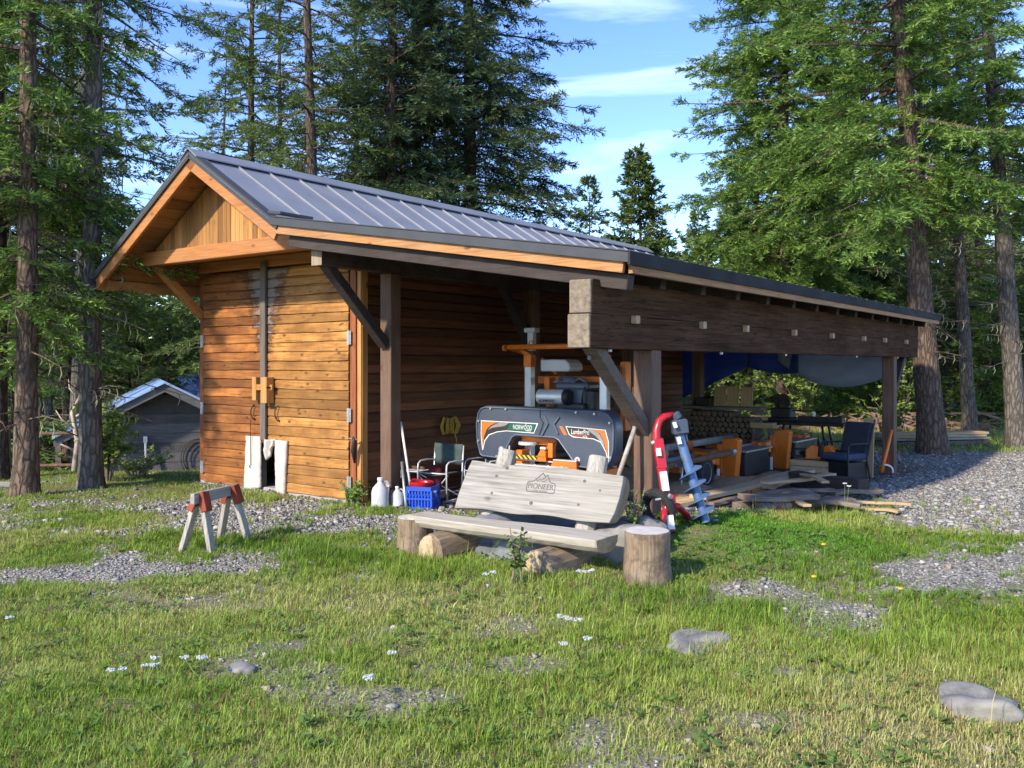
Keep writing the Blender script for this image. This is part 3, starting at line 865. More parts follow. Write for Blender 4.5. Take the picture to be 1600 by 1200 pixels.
# ------------------------------------------------------------------ fleece on the doors
def sheet(mb, poly_fn, nx, nz, th):
    """grid cloth: poly_fn(i,j)->(x,y,z) ; thickened towards -y"""
    V = []; Fc = []
    for s in (0, 1):
        for j in range(nz + 1):
            for i in range(nx + 1):
                x, y, z = poly_fn(i / nx, j / nz)
                V.append((x, y - (th if s else 0), z))
    n = (nx + 1) * (nz + 1)
    for j in range(nz):
        for i in range(nx):
            a = j * (nx + 1) + i; b = a + 1; c = b + nx + 1; d = a + nx + 1
            Fc.append((a, d, c, b)); Fc.append((n + a, n + b, n + c, n + d))
    def rim(a, b): Fc.append((a, b, n + b, n + a))
    for i in range(nx): rim(i, i + 1); q = nz * (nx + 1) + i; rim(q + 1, q)
    for j in range(nz): q = j * (nx + 1); rim(q + nx + 1, q); q += nx; rim(q, q + nx + 1)
    return mb.add(V, Fc)
rng = random.Random(2)
NZ = [[rng.uniform(-1, 1) for _ in range(40)] for _ in range(40)]
fb = MB(); sheet(fb, lambda a, b: (lerp(-2.17 - .05 * b, -1.855 - .005 * b, a) + .004 * NZ[int(b * 22)][3] * (a in (0, 1)), -.072 - .03 * math.sin(a * 3.1) * b - .003 * NZ[int(a * 8)][int(b * 20)], lerp(.74, -.0 + .04 * a, b) + (.012 * NZ[int(a * 8)][7] if b == 1 else 0)), 10, 26, .028)
o = obj('fleece_flap', fb, MT['fleece'], None, 0, True); tag(o, 'straight white fleece flap hanging left of the gap at the foot of the shed doors', 'fleece flap', 'fleece flaps on the shed doors', (CX, CY, 0), BR)
fb = MB()
sheet(fb, lambda a, b: (lerp(-1.555, -1.30 - .05 * b, a) + .004 * NZ[int(b * 22)][9] * (a in (0, 1)) + .03 * b * (1 - a), -.072 - .035 * math.sin(a * 3.1) - .003 * NZ[int(a * 8)][int(b * 20)], lerp(.72 - .01 * a, -.02, b) + (.012 * NZ[int(a * 8)][11] if b == 1 else 0)), 9, 26, .034)
sheet(fb, lambda a, b: (lerp(-1.735 + .03 * b, -1.54, a), -.095 - .03 * math.sin(a * 6 + b * 3) - .005 * NZ[int(a * 9)][int(b * 9)], lerp(.70 + .03 * a, .56 - .13 * (1 - a) + .08 * a, b) + .012 * NZ[int(a * 9)][int(b * 9)]), 10, 9, .03)
o = obj('fleece_flap', fb, MT['fleece'], None, 0, True); tag(o, 'white fleece flap with a bunched upper corner right of the gap in the doors', 'fleece flap', 'fleece flaps on the shed doors', (CX, CY, 0), BR)

# ------------------------------------------------------------------ dark cabin behind on the left
cab = thing('dark_cabin', 'low blackened board cabin with blue metal roof behind the left tree', 'cabin', (-8.45, 22.0, -1.35), R(23))
a = R(0)
wb = MB(); hw = 2.4; apex = 2.62
def zc(x): return apex - .52 * abs(x)
lap = []
for k in range(11):
    z0 = .0 + k * .235; z1 = z0 + .23
    half = min(hw - .35, (apex - .16 - z1) / .52)
    if half < .15: break
    ha = min(hw - .35, (apex - .16 - z0) / .52)
    wb.prism([(-ha, z0), (ha, z0), (half, z1), (-half, z1)], -.03 + .004 * (k % 3), 0)
wb.bx(-hw + .35, hw - .35, .02, 6.0, 0, apex - 1.5)
obj('wall', wb, MT['blackwall'], cab)
for s in (-1, 1):
    rb = MB(); e = s * hw; V0 = (0, zc(0)); V1 = (e, zc(e))
    rb.prism([(0, zc(0) + .03), (e, zc(e) + .03), (e, zc(e) - .0), (0, zc(0) - .0)], -.55, 6.3)
    if s < 0:
        pass
    k = -.5
    while k < 6.2:
        rb.prism([(0, zc(0) + .06), (e, zc(e) + .06), (e, zc(e) + .028), (0, zc(0) + .028)], k, k + .03); k += .42
    obj('roof', rb, MT['blueroof'], cab)
    rb = MB(); rb.prism([(0, zc(0) - .005), (e * .985, zc(e * .985) - .005), (e * .985, zc(e * .985) - .20), (0, zc(0) - .20)], -.50, -.42)
    obj('barge_board', rb, MT['blackwall'], cab, .005)
# rear wing with its own roof slope facing the clearing, and a lean-to at the left
rb = MB(); rb.prism([(3.3, 1.55), (3.3, 1.58), (6.4, 2.78), (6.4, 2.75)], .6, 5.5, 'yz')
for k in range(12): rb.prism([(3.32, 1.62), (3.32, 1.58), (6.4, 2.78), (6.4, 2.82)], .7 + k * .41, .73 + k * .41, 'yz')
rb.bx(.7, 5.4, 4.0, 6.3, 0, 1.8)
obj('rear_wing', rb, MT['blueroof'], cab)
rb = MB(); rb.prism([(-2.3, 1.50), (-3.6, .98), (-3.6, .94), (-2.3, 1.46)], 2.2, 6.2); obj('lean_to_roof', rb, MT['blueroof'], cab)
pb = MB(); pb.bx(-3.5, -3.38, 2.4, 2.52, -.3, 1.0); pb.bx(-3.5, -3.38, 5.6, 5.72, -.3, 1.0); obj('lean_to_post', pb, MT['slab'], cab)
pb = MB(); pb.bx(-2.35, -2.23, -.3, -.18, 0, 1.3); obj('porch_post', pb, MT['slab'], cab)
# leaning pole, tools and hose on the cabin wall
def cabw(x, y, z): # point in cabin space to world
    return cab.matrix_basis @ Vector((x, y, z))
pl = MB(); P0 = cabw(-.40, -.34, -.1); P1 = cabw(-.42, -.12, 1.30)
pl.tube([P0, P1], .032, 8); pl.beam(P1 + Vector((0, 0, .05)), P1 + Vector((0, 0, -.10)), .09, .05)
o = obj('pale_pole', pl, MT['galv']); tag(o, 'pale upright pole with a rusty head leaning on the black cabin wall', 'pole')
for nm, x, h, r, lb in (('iron_bar', -.66, .75, .020, 'thin iron bar leaning between the shrub and the pale pole'), ('wood_stake', -.10, .52, .03, 'short stake of the pair right of the pale pole, taller one'), ('wood_stake', .02, .46, .028, 'short stake of the pair right of the pale pole, shorter one')):
    pl = MB(); pl.tube([cabw(x - (.04 if nm == 'iron_bar' else 0), -.3, -.05), cabw(x + .03, -.06, h)], r, 7); o = obj(nm, pl, MT['slab']); tag(o, lb, nm.replace('_', ' '))
hs_ = MB(); pts = []
for k in range(70):
    a = k / 70 * 2 * math.pi * 3.3; rr = .42 + .05 * math.sin(a * .37); pts.append(cabw(.75 + rr * math.cos(a) * .8, -.07 - .0012 * k, .80 + rr * math.sin(a)))
hs_.tube(pts, .010, 6); o = obj('hose_coil', hs_, MT['iron'], smooth=True); tag(o, 'dark hose coil hung on the black cabin wall by the shed corner', 'hose')

# rail fence left of the cabin
fe = thing('pole_fence', 'two-rail rusty pole fence between the left trunks', 'fence', (-7.4, 14.8, gz(-7.4, 14.8)))
for (z0, z1, nm) in ((.62, .66, 'rail'), (.10, .14, 'rail')):
    rb = MB(); rb.tube([(-.9, .1, z0), (.0, 0, z0 + .02), (.65, -.1, z1)], .026, 7, jit=.1, rng=rng); obj(nm, rb, MT['rust'], fe)
for x in (-.85, .6):
    rb = MB(); rb.tube([(x, 0, -.3), (x, 0, .85)], .05, 7, jit=.1, rng=rng); obj('post', rb, MT['slab'], fe)
dw = MB(); b0 = Vector((-7.05, 14.6, gz(-7.05, 14.6)))
dw.tube([b0 + Vector(p) for p in ((0, 0, -.1), (.05, 0, .5), (-.05, .02, .95), (.10, 0, 1.25), (.18, 0, 1.45))], [.055, .04, .035, .025, .012], 7, jit=.25, rng=rng)
for q in (((0, 0, .7), (-.18, -.05, .85), (-.28, -.05, 1.0)), ((.03, 0, .9), (.2, -.05, 1.0), (.25, -.05, 1.2)), ((0, 0, .5), (.2, -.08, .6), (.25, -.1, .55)), ((0, 0, .35), (-.2, -.05, .45), (-.25, -.05, .4)), ((.05, 0, 1.2), (-.08, 0, 1.35), (-.1, 0, 1.5))):
    dw.tube([b0 + Vector(p) for p in q], [.02, .015, .006], 6, jit=.2, rng=rng)
o = obj('driftwood_stump', dw, plain('bleached_root', (.50, .44, .38), (.25, .20, .17), 8, .9, 0, .4), smooth=True); tag(o, 'bleached twisted root standing by the fence post left of the thick trunk', 'driftwood')
dl = MB(); dl.tube([(-8.1, 12.6, gz(-8.1, 12.6) + .03), (-7.5, 12.55, gz(-7.5, 12.55) + .05), (-6.75, 12.6, gz(-6.75, 12.6) + .03)], [.075, .07, .06], 8, jit=.12, rng=rng)
o = obj('fallen_log', dl, MT['greywood'] if 0 else wood('grey_fallen_log', (.33, .31, .27), (.14, .13, .11), 0, .9, .3)); tag(o, 'grey fallen log lying in front of the left trunks', 'log')

# ------------------------------------------------------------------ sawhorse
sx, sy = (338 - 800) / F * 8.55, 8.55
sh = thing('sawhorse', 'low grey sawhorse with rust-red brackets on the gravel', 'sawhorse', (sx, sy, gz(sx, sy)), R(74))
L = .62
tb = MB(); tb.bx(-L / 2 - .06, L / 2 + .02, -.022, .022, .445, .545); obj('top_rail', tb, MT['greywood'], sh, .004)
for s in (-1, 1):
    for q in (-1, 1):
        x0 = s * (L / 2 - .06)
        lg = MB(); lg.beam((x0, q * .035, .47), (x0 + s * .05, q * .165, -.03), .042, .085, (1, 0, 0)); lgo = obj('leg', lg, MT['greywood_z'], sh, .004)
        br = MB(); br.beam((x0 - s * .004, q * .028, .545 if q < 0 else .49), (x0 + s * .014, q * .080, .37), .062, .098, (1, 0, 0)); obj('bracket', br, MT['bracket'], lgo, .004)

# ------------------------------------------------------------------ log bench
bx0, by0 = -.068, 7.54
bz = gz(bx0, by0)
ben = thing('log_bench', 'pale weathered half-log bench with carved backrest', 'bench', (bx0, by0, 0), BR)
rg = random.Random(6)
# seat: half-log, flat side up
sb = MB(); n = 26; V = []; Fc = []; ns = 9
for i in range(n + 1):
    x = lerp(-.97, .99, i / n)
    hw_ = (.155 + .02 * math.sin(x * 2.2) + rg.uniform(-.004, .004)) * (1 - .45 * sstep(.80, .99, x) * 0)
    zt = .395 + .006 * math.sin(x * 3)
    ring = [(x + (.0 if i < n else .0), -hw_, zt), (x, 0, zt + .004), (x, hw_, zt)]
    for k in range(1, ns - 1):
        a = math.pi * k / (ns - 1)
        ring.append((x, hw_ * math.cos(a) * 1.02, zt - .125 * math.sin(a) ** .8 * (1 + rg.uniform(-.04, .04))))
    V += ring
m = len(ring)
for i in range(n):
    for k in range(m):
        k2 = (k + 1) % m; Fc.append((i * m + k, i * m + k2, (i + 1) * m + k2, (i + 1) * m + k))
Fc.append(tuple(range(m - 1, -1, -1))); Fc.append(tuple(range(n * m, n * m + m)))
sb.add(V, Fc); seat = obj('seat', sb, wood('pale_seat_wood', (.46, .43, .37), (.28, .24, .18), 0, .85, .5, .1, 20, .3, .1), ben, .010, seg=2)
eb = MB(); eb.prism([(p[1] * .97, (p[2] - .395) * .95 + .393) for p in V[-m:]], .989, .996, 'yz'); obj('seat_end', eb, MT['logend'], seat)
# backrest: slab with live edges, leaning back
TILT = R(-17)
BM = Matrix.Translation((.035, .36, .415)) @ Euler((TILT, 0, 0)).to_matrix().to_4x4()
hb = .425
def topz(x): return hb + .006 * math.sin(x * 6) - .004 * math.sin(x * 13 + 1) - .015 * sstep(.5, .82, x) + .012 * sstep(-.5, -.8, x) * 0
def botz(x): return .03 * math.sin(x * 1.9 + .5) * .35 + .008 * math.sin(x * 9)
xs = np.linspace(0, 1, 40); top = []; bot = []
xl0, xl1, xr0, xr1 = -.835, -.735, .79, .855
for q in xs:
    top.append((lerp(xl1, xr1, q), topz(lerp(xl1, xr1, q)))); bot.append((lerp(xl0, xr0, q), botz(lerp(xl0, xr0, q))))
left = [(lerp(xl0, xl1, .28) - .012, .11), (lerp(xl0, xl1, .55) - .016, .22), (lerp(xl0, xl1, .8) - .010, .35)]
right = [(xr1 + .004, .36), (xr1 - .006, .22), (xr1 - .03, .10)]
poly = bot + right[::-1] + top[::-1] + left[::-1]
pb = MB(); pb.prism(poly, -.05, .0, 'xz', BM)
back = obj('backrest', pb, MT['greywood'], ben, .007, seg=2)
# rounded bark side behind the slab
pb = MB(); n = 20; V = []; Fc = []; m = 8
for i in range(n + 1):
    q = i / n; xt, xb = lerp(xl1, xr1, q), lerp(xl0, xr0, q)
    for k in range(m):
        a = math.pi * k / (m - 1); zz = .5 - .5 * math.cos(a)
        V.append((lerp(xb, xt, zz), .002 + .13 * math.sin(a) * (1 + rg.uniform(-.05, .05)), lerp(botz(xb), topz(xt), zz)))
for i in range(n):
    for k in range(m - 1): Fc.append((i * m + k, i * m + k + 1, (i + 1) * m + k + 1, (i + 1) * m + k))
Fc.append(tuple(range(m))); Fc.append(tuple(range(n * m + m - 1, n * m - 1, -1)))
pb.add(V, Fc, BM); obj('bark_back', pb, MT['debark_x'], back)
def on_back(x, z, d=.0): return BM @ Matrix.Translation((x, -.05 - d, z)) @ FRONT
for (x, z, r) in ((-.32, .39, .016), (-.42, .31, .013), (-.44, .155, .012), (-.0, .105, .016), (.50, .335, .013), (.66, .27, .010), (.475, .135, .012)):
    kb = MB(); kb.prism([(r * 1.25 * math.cos(a_ * .6283) + x, r * math.sin(a_ * .6283) + z) for a_ in range(10)], -.0515, -.049, 'xz', BM); obj('bolt_hole', kb, MT['burn'], back)
# carved mark : frame, mountains and lettering
lg = MB()
def stroke(pts, r=.0035):
    for p, q in zip(pts[:-1], pts[1:]): lg.beam(BM @ Vector((p[0], -.0505, p[1])), BM @ Vector((q[0], -.0505, q[1])), .003, r * 2, ext=r)
ox, oz = .07, .20
S = lambda x, y: (ox + x * .00225 * 1.0, oz + y * .00225)
stroke([S(-58, 40), S(-64, 33), S(-64, 8), S(-60, 2), S(60, 2), S(66, 8), S(66, 33), S(60, 40), S(44, 42)])
stroke([S(-58, 40), S(-38, 42), S(-24, 52), S(2, 76), S(15, 62), S(24, 70), S(36, 50), S(41, 44)])
stroke([S(15, 62), S(8, 55), S(-4, 48), S(-10, 52), S(-20, 44)], .0022); stroke([S(24, 52), S(12, 45), S(4, 44)], .0022); stroke([S(-24, 52), S(-20, 44)], .0025)
lg.text('PIONEER', .265, on_back(ox + .002, oz + .056), .0022, .047)
lg.text('LOG HOMES', .15, on_back(ox + .002, oz + .017), .0018, .015)
obj('carved_mark', lg, MT['burn'], back)
# two back posts and two short bearer logs
for (x, lean) in ((-.47, .02), (.52, .0)):
    pb = MB(); pb.tube([(x - .10 * (x < 0), .28, -.05), (x, .50, .45), (x + lean, .665, .93)], [.10, .095, .085], 11, jit=.04, rng=rg)
    p = obj('back_post', pb, MT['greywood_z'], ben, .006)
for (x, y0, y1, r) in ((-.60, -.24, .36, .145), (.52, -.26, .34, .150)):
    pb = MB(); pb.tube([(x, y0, .135), (x + .04, (y0 + y1) / 2, .14), (x + .07, y1, .135)], [r, r * 1.02, r * .97], 14, jit=.035, rng=rg)
    p = obj('bearer_log', pb, wood('bearer_log_bark', (.30, .22, .14), (.10, .07, .045), 1, .9, .4, .2, 20, .6), ben, .01)
    eb = MB(); eb.tube([(x, y0 - .004, .135), (x, y0 + .002, .135)], r * .93, 14); obj('log_end', eb, MT['logend'], p)
def stump(x, y, r, h, lb, dark):
    t = thing('stump', lb, 'stump', (x, y, gz(x, y)), 0, 'stumps beside the bench')
    m = MB(); m.lathe([(r * 1.12, -.15), (r * 1.07, .02), (r * 1.0, h * .4), (r * .97, h * .8), (r * .985, h - .012), (r * .95, h)], 22, None, .03, rg)
    obj('trunk', m, MT['stumpside'], t, 0, auto=50)
    m = MB(); m.lathe([(r * .93, h - .01), (r * .935, h + .004), (r * .5, h + .006)], 20, None, .012, rg); obj('cut_top', m, MT['stumptop'], t)
    return t
stump(-.865, 8.12, .165, .355 - gz(-.865, 8.12), 'rough peeled stump under the left end of the bench seat', False)
stump(1.015, 6.80, .175, .475 - gz(1.015, 6.8), 'weathered upright stump beside the right end of the bench', False)
# boulders behind the bench
for (px, Y, r, lb, mt, sd_, zz) in ((828, 8.25, (.50, .28, .17), 'long blue-grey boulder behind the bench seat', 'rock_blue', 3, .10), (690 + 195, 7.9, (.18, .2, .12), 'small dark boulder behind the middle of the bench', 'rock_blue', 9, .05),
        (965, 7.55, (.30, .25, .22), 'rounded grey boulder between the bench and the right stump', 'rock', 5, .06), (1000, 7.75, (.22, .2, .19), 'grey boulder against the foot of the outer post', 'rock', 12, .05), (800, 7.75, (.34, .18, .13), 'low blue-grey boulder under the bench seat', 'rock_blue', 15, .02),
        (1087, 5.42, (.20, .12, .065), 'flat pale stone in the grass before the clover patch', 'rock', 21, .012), (1527, 4.46, (.175, .12, .085), 'pale boulder in the dry grass at the lower right corner', 'rock', 26, .022), (378, 4.95, (.06, .05, .03), 'small grey stone in the bare patch at lower left', 'rock', 31, .006)):
    x, y, z = at(px, Y)
    m = MB(); m.rock(r, sd_, nu=30, nv=20, rough=.28); o = obj('boulder', m, MT[mt], None, 0, True); tag(o, lb, 'boulder', 'boulders and stones', (x, y, z + zz), R(sd_ * 37 % 60 - 30))
# ------------------------------------------------------------------ sawmill under the lean-to
p0 = W(1.78, 1.5)
mill = thing('sawmill', 'orange and slate-blue portable band sawmill on its track under the lean-to', 'sawmill', p0, BR)
# head guard (drawn as a front outline, real thickness)
gp = [(-.90, 1.185), (.02, 1.185), (.86, 1.178), (.97, 1.15), (1.04, 1.07), (1.06, .95), (1.055, .72), (1.02, .58), (.93, .475), (.86, .455), (.56, .462), (.49, .50), (.25, .775), (.20, .80), (-.39, .805), (-.44, .78), (-.585, .545), (-.63, .505), (-.68, .495), (-.94, .505), (-.99, .53), (-1.045, .70), (-1.06, .95), (-1.03, 1.09), (-.98, 1.16)]
gm = MB(); gm.prism(gp, -.13, .08)
guard = obj('blade_guard', gm, MT['navy'], mill, .030, seg=3, auto=35)
# raised rim following the outline
def inset(poly, d):
    out = []; n = len(poly)
    for i in range(n):
        p, c, q = Vector(poly[i - 1]), Vector(poly[i]), Vector(poly[(i + 1) % n])
        e1 = (c - p).normalized(); e2 = (q - c).normalized()
        n1 = Vector((-e1.y, e1.x)); n2 = Vector((-e2.y, e2.x)); b = (n1 + n2)
        if b.length < 1e-4: b = n1
        b.normalize(); out.append(tuple(c - b * (-d) / max(.5, b.dot(n1))) if False else tuple(c - b * d / max(.5, b.dot(n1))))
    return out
rim = MB(); ins = inset(gp, .022)
pts = [(x, -.136, z) for x, z in ins]; pts.append(pts[0]); pts.append(pts[1])
rim.tube(pts, .011, 6, cap=False); obj('guard_rim', rim, MT['navy_edge'], guard, smooth=True)
sm = MB()
sm.beam((-.02, -.133, 1.18), (-.02, -.133, 1.06), .008, .012, (1, 0, 0)); sm.beam((-.02, -.133, 1.06), (.03, -.133, .99), .008, .012, (0, 1, 0)); sm.beam((.03, -.133, .99), (-.04, -.133, .82), .008, .012, (0, 1, 0))
obj('guard_seam', sm, MT['black'], guard)
xm = MB()
for (pa, pb) in (((.055, 1.07), (.105, .985)), ((.105, .985), (.015, .84)), ((.27, 1.07), (.195, .985)), ((.195, .985), (.255, .87))):
    xm.beam((pa[0], -.138, pa[1]), (pb[0], -.138, pb[1]), .020, .034, (0, 1, 0), .02)
obj('guard_emboss', xm, MT['navy_edge'], guard, .006)
bt = MB()
for (x, z) in ((-.80, 1.15), (-.55, 1.15), (.52, 1.14), (.78, 1.13), (-1.0, .98), (-1.0, .72), (.99, 1.03), (1.0, .62), (-.70, .535), (.70, .50)):
    bt.tube([(x, -.135, z), (x, -.152, z)], .015, 8)
obj('guard_bolts', bt, MT['galv'], guard)
def decal(nm, poly, mat, d=.0, parent=None):
    m = MB(); m.prism(poly, -.1335 - d, -.130); return obj(nm, m, mat, parent or guard)
# left mark
decal('label_edge', [(-.965, .99), (-.05, .985), (-.115, .855), (-.55, .865), (-.70, .845), (-.83, .80), (-.90, .72), (-.93, .61), (-.945, .60), (-.97, .80)], MT['print_white'])
decal('label_band', [(-.955, .98), (-.07, .975), (-.12, .865), (-.55, .875), (-.70, .855), (-.84, .81), (-.91, .73), (-.935, .63), (-.96, .80)], MT['print_black'], .0012)
decal('label_orange', [(-.955, .978), (-.68, .978), (-.80, .935), (-.87, .88), (-.915, .78), (-.938, .64), (-.958, .80)], MT['print_orange'], .002)
decal('label_grey', [(-.66, .976), (-.50, .974), (-.58, .93), (-.78, .90), (-.85, .865), (-.79, .92)], MT['print_grey'], .0022)
decal('label_green', [(-.48, .972), (-.085, .970), (-.13, .872), (-.54, .880)], MT['green'], .003)
tm = MB(); tm.text('NORWOOD', .295, front_at(-.29, -.137, .925), .0012, .058); tm.box((-.20, -.1372, .885), (.08, .001, .008)); tm.box((-.335 + .10, -.1372, .963), (.008, .001, .03))
obj('lettering', tm, MT['print_white'], guard)
# right mark
decal('label_orange', [(.265, .965), (.315, .963), (.385, .858), (.335, .860)], MT['print_orange'], .002)
decal('label_edge', [(.36, .965), (.93, .945), (.975, .80), (.975, .56), (.96, .57), (.93, .68), (.86, .79), (.76, .825), (.47, .835), (.41, .865)], MT['print_white'])
decal('label_band', [(.375, .957), (.92, .938), (.962, .80), (.966, .60), (.935, .69), (.87, .80), (.76, .835), (.48, .845), (.42, .87)], MT['print_black'], .0012)
decal('label_orange', [(.74, .942), (.92, .935), (.958, .80), (.964, .61), (.935, .72), (.90, .83), (.85, .90)], MT['print_orange'], .002)
decal('label_grey', [(.66, .944), (.735, .942), (.84, .898), (.895, .82), (.93, .70), (.86, .80), (.80, .86)], MT['print_grey'], .0018)
tm = MB(); tm.text('LumberPro', .255, front_at(.575, -.137, .905), .0012, .062); obj('lettering', tm, MT['print_white'], guard)
tm = MB(); tm.text('HD36', .06, front_at(.645, -.137, .852), .0012, .03); obj('lettering', tm, MT['print_white'], guard)
tm = MB(); tm.box((.54, -.1365, .856), (.14, .001, .016)); tm.text('V2', .05, front_at(.705, -.1368, .857), .0012, .034); obj('lettering', tm, MT['print_red'], guard)
for (x, z) in ((-.635, .625), (.53, .560)):
    m = MB(); m.tube([(x, -.129, z), (x, -.1335, z)], .038, 20); obj('warning_disc', m, MT['print_white'], guard)
    m = MB()
    for k in range(20):
        a0, a1 = k * .31416, (k + 1) * .31416; m.beam((x + .031 * math.cos(a0), -.134, z + .031 * math.sin(a0)), (x + .031 * math.cos(a1), -.134, z + .031 * math.sin(a1)), .002, .008, (0, 1, 0))
    m.beam((x - .022, -.134, z + .022), (x + .022, -.134, z - .022), .002, .008, (0, 1, 0)); obj('warning_mark', m, MT['print_red'], guard)
    m = MB(); m.box((x, -.1342, z), (.024, .001, .03)); obj('warning_figure', m, MT['print_black'], guard)
# mast frame
for x in (-.43, .71):
    m = MB(); m.bx(x - .05, x + .05, .17, .27, .25, 1.70); obj('mast', m, MT['alu'], mill, .006)
    m = MB(); m.bx(x - .058, x + .058, .16, .28, 1.69, 1.85); m.prism([(x - .06, 1.85), (x + .06, 1.85), (x + (.02 if x > 0 else -.12), 1.95), (x - (-.12 if x > 0 else .22) * (1 if x < 0 else 0) - .02 * (x > 0), 1.95)], .17, .24); obj('mast_cap', m, MT['orange'], mill, .006)
m = MB(); m.tube([(-.62, .60, 1.80), (-.655, .35, 1.90), (-.655, .08, 1.945), (-.60, -.02, 1.95), (.56, -.02, 1.95), (.68, .04, 1.94), (.72, .22, 1.90)], .034, 10); obj('hand_bar', m, MT['orange'], mill, smooth=True)
m = MB(); m.tube([(-.28, -.01, 1.965), (-.27, -.01, 2.02), (-.24, -.01, 2.03), (-.22, -.01, 2.0), (-.22, -.01, 1.97)], .010, 6); m.tube([(-.655, .0, 1.94), (-.69, .0, 1.94)], .042, 10); obj('bar_eye', m, MT['orange'], mill)
m = MB(); m.bx(-.40, -.31, .12, .20, 1.90, 2.14); m.bx(-.44, -.27, .10, .22, 2.14, 2.20); obj('crank_post', m, MT['grey'], mill, .006)
m = MB(); m.bx(-.50, .86, .50, .56, 1.47, 1.57); m.bx(.82, .90, .40, .54, .9, 1.76); m.bx(.96, 1.02, .45, .51, .6, 1.45); m.bx(.05, .12, .50, .56, .45, 1.5)
m.beam((-.30, .3, 1.80), (-.16, .45, 1.60), .03, .05, (1, 0, 0)); m.bx(-.19, -.11, .20, .35, 1.37, 1.56); m.bx(-.16, -.10, .2, .3, 1.18, 1.4); obj('head_frame', m, MT['orange'], mill, .006)
for x in (.84, .0):
    m = MB()
    for k in range(5): m.tube([(x - .03 + .02 * k, .30, 1.2), (x - .03 + .02 * k + .01, .3, 1.7)], .006, 5)
    obj('cables', m, MT['black'], mill)
# engine
m = MB(); m.bx(.05, .48, .12, .52, 1.22, 1.43); m.bx(.0, .50, .16, .46, 1.40, 1.50); obj('engine', m, MT['navy'], mill, .03, seg=2)
en = MB(); en.lathe([(.03, .0), (.09, .01), (.10, .05), (.04, .07)], 14, Matrix.Translation((.16, .28, 1.50))); en.bx(-.05, .28, .20, .40, 1.485, 1.515); en.tube([(.22, .28, 1.5), (.33, .25, 1.55), (.42, .28, 1.49)], .022, 8); obj('engine_cover', en, MT['navy_edge'], mill, .008)
m = MB(); m.bx(.42, .60, .14, .50, 1.15, 1.40); m.bx(.10, .5, .06, .3, 1.15, 1.24); obj('engine_block', m, MT['black'], mill, .015)
m = MB(); m.tube([(-.155, .05, 1.315), (-.15, .05, 1.315), (.235, .05, 1.315), (.24, .05, 1.315)], [.085, .095, .095, .085], 24); mf = obj('muffler', m, MT['chrome'], mill, auto=40)
m = MB(); m.tube([(.238, .05, 1.315), (.29, .05, 1.315), (.31, .05, 1.315)], [.098, .10, .08], 20); obj('muffler_cap', m, MT['black'], mf)
tm = MB(); M_ = Matrix.Translation((.02, -.047, 1.268)) @ Euler((R(-24), 0, 0)).to_matrix().to_4x4() @ FRONT
tm.text('NORWOOD', .24, M_, .002, .034); obj('lettering', tm, MT['print_black'], mf)
m = MB(); m.prism([(-.18, 1.635), (.24, 1.635), (.275, 1.66), (.255, 1.74), (.20, 1.785), (.02, 1.79), (-.18, 1.785)], .10, .42); obj('fuel_tank', m, MT['grey'], mill, .018, seg=2)
for x in (-.25, -.17, .45):
    m = MB(); m.tube([(x, .1, 1.18), (x + .02, .08, 1.35), (x + .05, .1, 1.45)], .010, 6); obj('hose', m, MT['black'], mill, smooth=True)
# blade guides and hazard bar in the opening
m = MB(); m.bx(-.50, -.12, -.06, -.045, .515, .565); obj('hazard_bar', m, MT['hazard'], mill)
m = MB(); m.bx(-.16, .01, -.05, .0, .50, .56); m.prism([(-.12, .56), (.01, .56), (.01, .62), (-.06, .66)], -.06, -.02); m.bx(-.42, .10, .02, .06, .70, .80); m.bx(.02, .09, -.02, .06, .55, .74); obj('blade_guide', m, MT['orange'], mill, .004)
m = MB(); m.tube([(-.28, -.02, .735), (-.28, -.02, .70)], .13, 20); m.tube([(-.1, .0, .66), (-.02, .0, .66)], .02, 8); m.bx(-.50, 1.0, -.004, .004, .49, .505); obj('saw_blade', m, MT['alu'], mill)
# base of the head and toe board
m = MB(); m.prism([(-.34, .2), (.50, .2), (.50, .465), (-.28, .465)], -.30, -.24); m.prism([(.16, .42), (.56, .42), (.56, .545), (.22, .545)], -.20, -.14)
m.bx(-.66, -.40, .0, .30, .25, .62); m.bx(-.62, .74, .05, .17, .30, .38); m.bx(.60, .9, .0, .3, .25, .46); m.bx(-.05, .0, .05, .1, .3, .7); obj('head_base', m, MT['orange'], mill, .006)
m = MB(); m.bx(-.285, .50, -.305, -.235, .465, .478); m.bx(.22, .56, -.205, -.135, .545, .556)
for x in (-.2, .0, .2, .4): m.tube([(x, -.27, .478), (x, -.27, .487)], .012, 6)
obj('base_trim', m, MT['grey'], mill)
# track : two rails, bunks, log stops, wheels
for x in (-.40, .62):
    m = MB(); m.bx(x - .04, x + .04, -.1, 7.8, .30, .40); m.bx(x - .055, x + .055, -.1, 7.8, .40, .412); obj('track_rail', m, MT['galv'], mill, .003)
for k in range(6):
    m = MB(); m.bx(-.55, .78, .9 + k * 1.25, 1.0 + k * 1.25, .20, .30); obj('bunk', m, MT['orange'], mill, .004)
for y in (3.77, 6.0):
    m = MB(); m.prism([(.72, -.08), (.94, -.08), (1.0, .56), (.95, .60), (.74, .58)], y - .09, y + .09); m.bx(.66, .74, y - .10, y - .02, .05, .5); s_ = obj('log_stop', m, MT['orange'], mill, .008)
    m = MB(); m.tube([(.70, y - .14, -.1), (.70, y - .14, .12)], .028, 8); obj('jack_foot', m, MT['white'], s_)
    m = MB(); m.bx(.78, 1.02, y + .15, y + 1.15, .0, .36); obj('step_box', m, MT['black'], s_, .01)
    m = MB(); m.bx(.72, 1.06, y + .12, y + 1.2, .362, .392); obj('step_plate', m, MT['galv'], s_, .004)
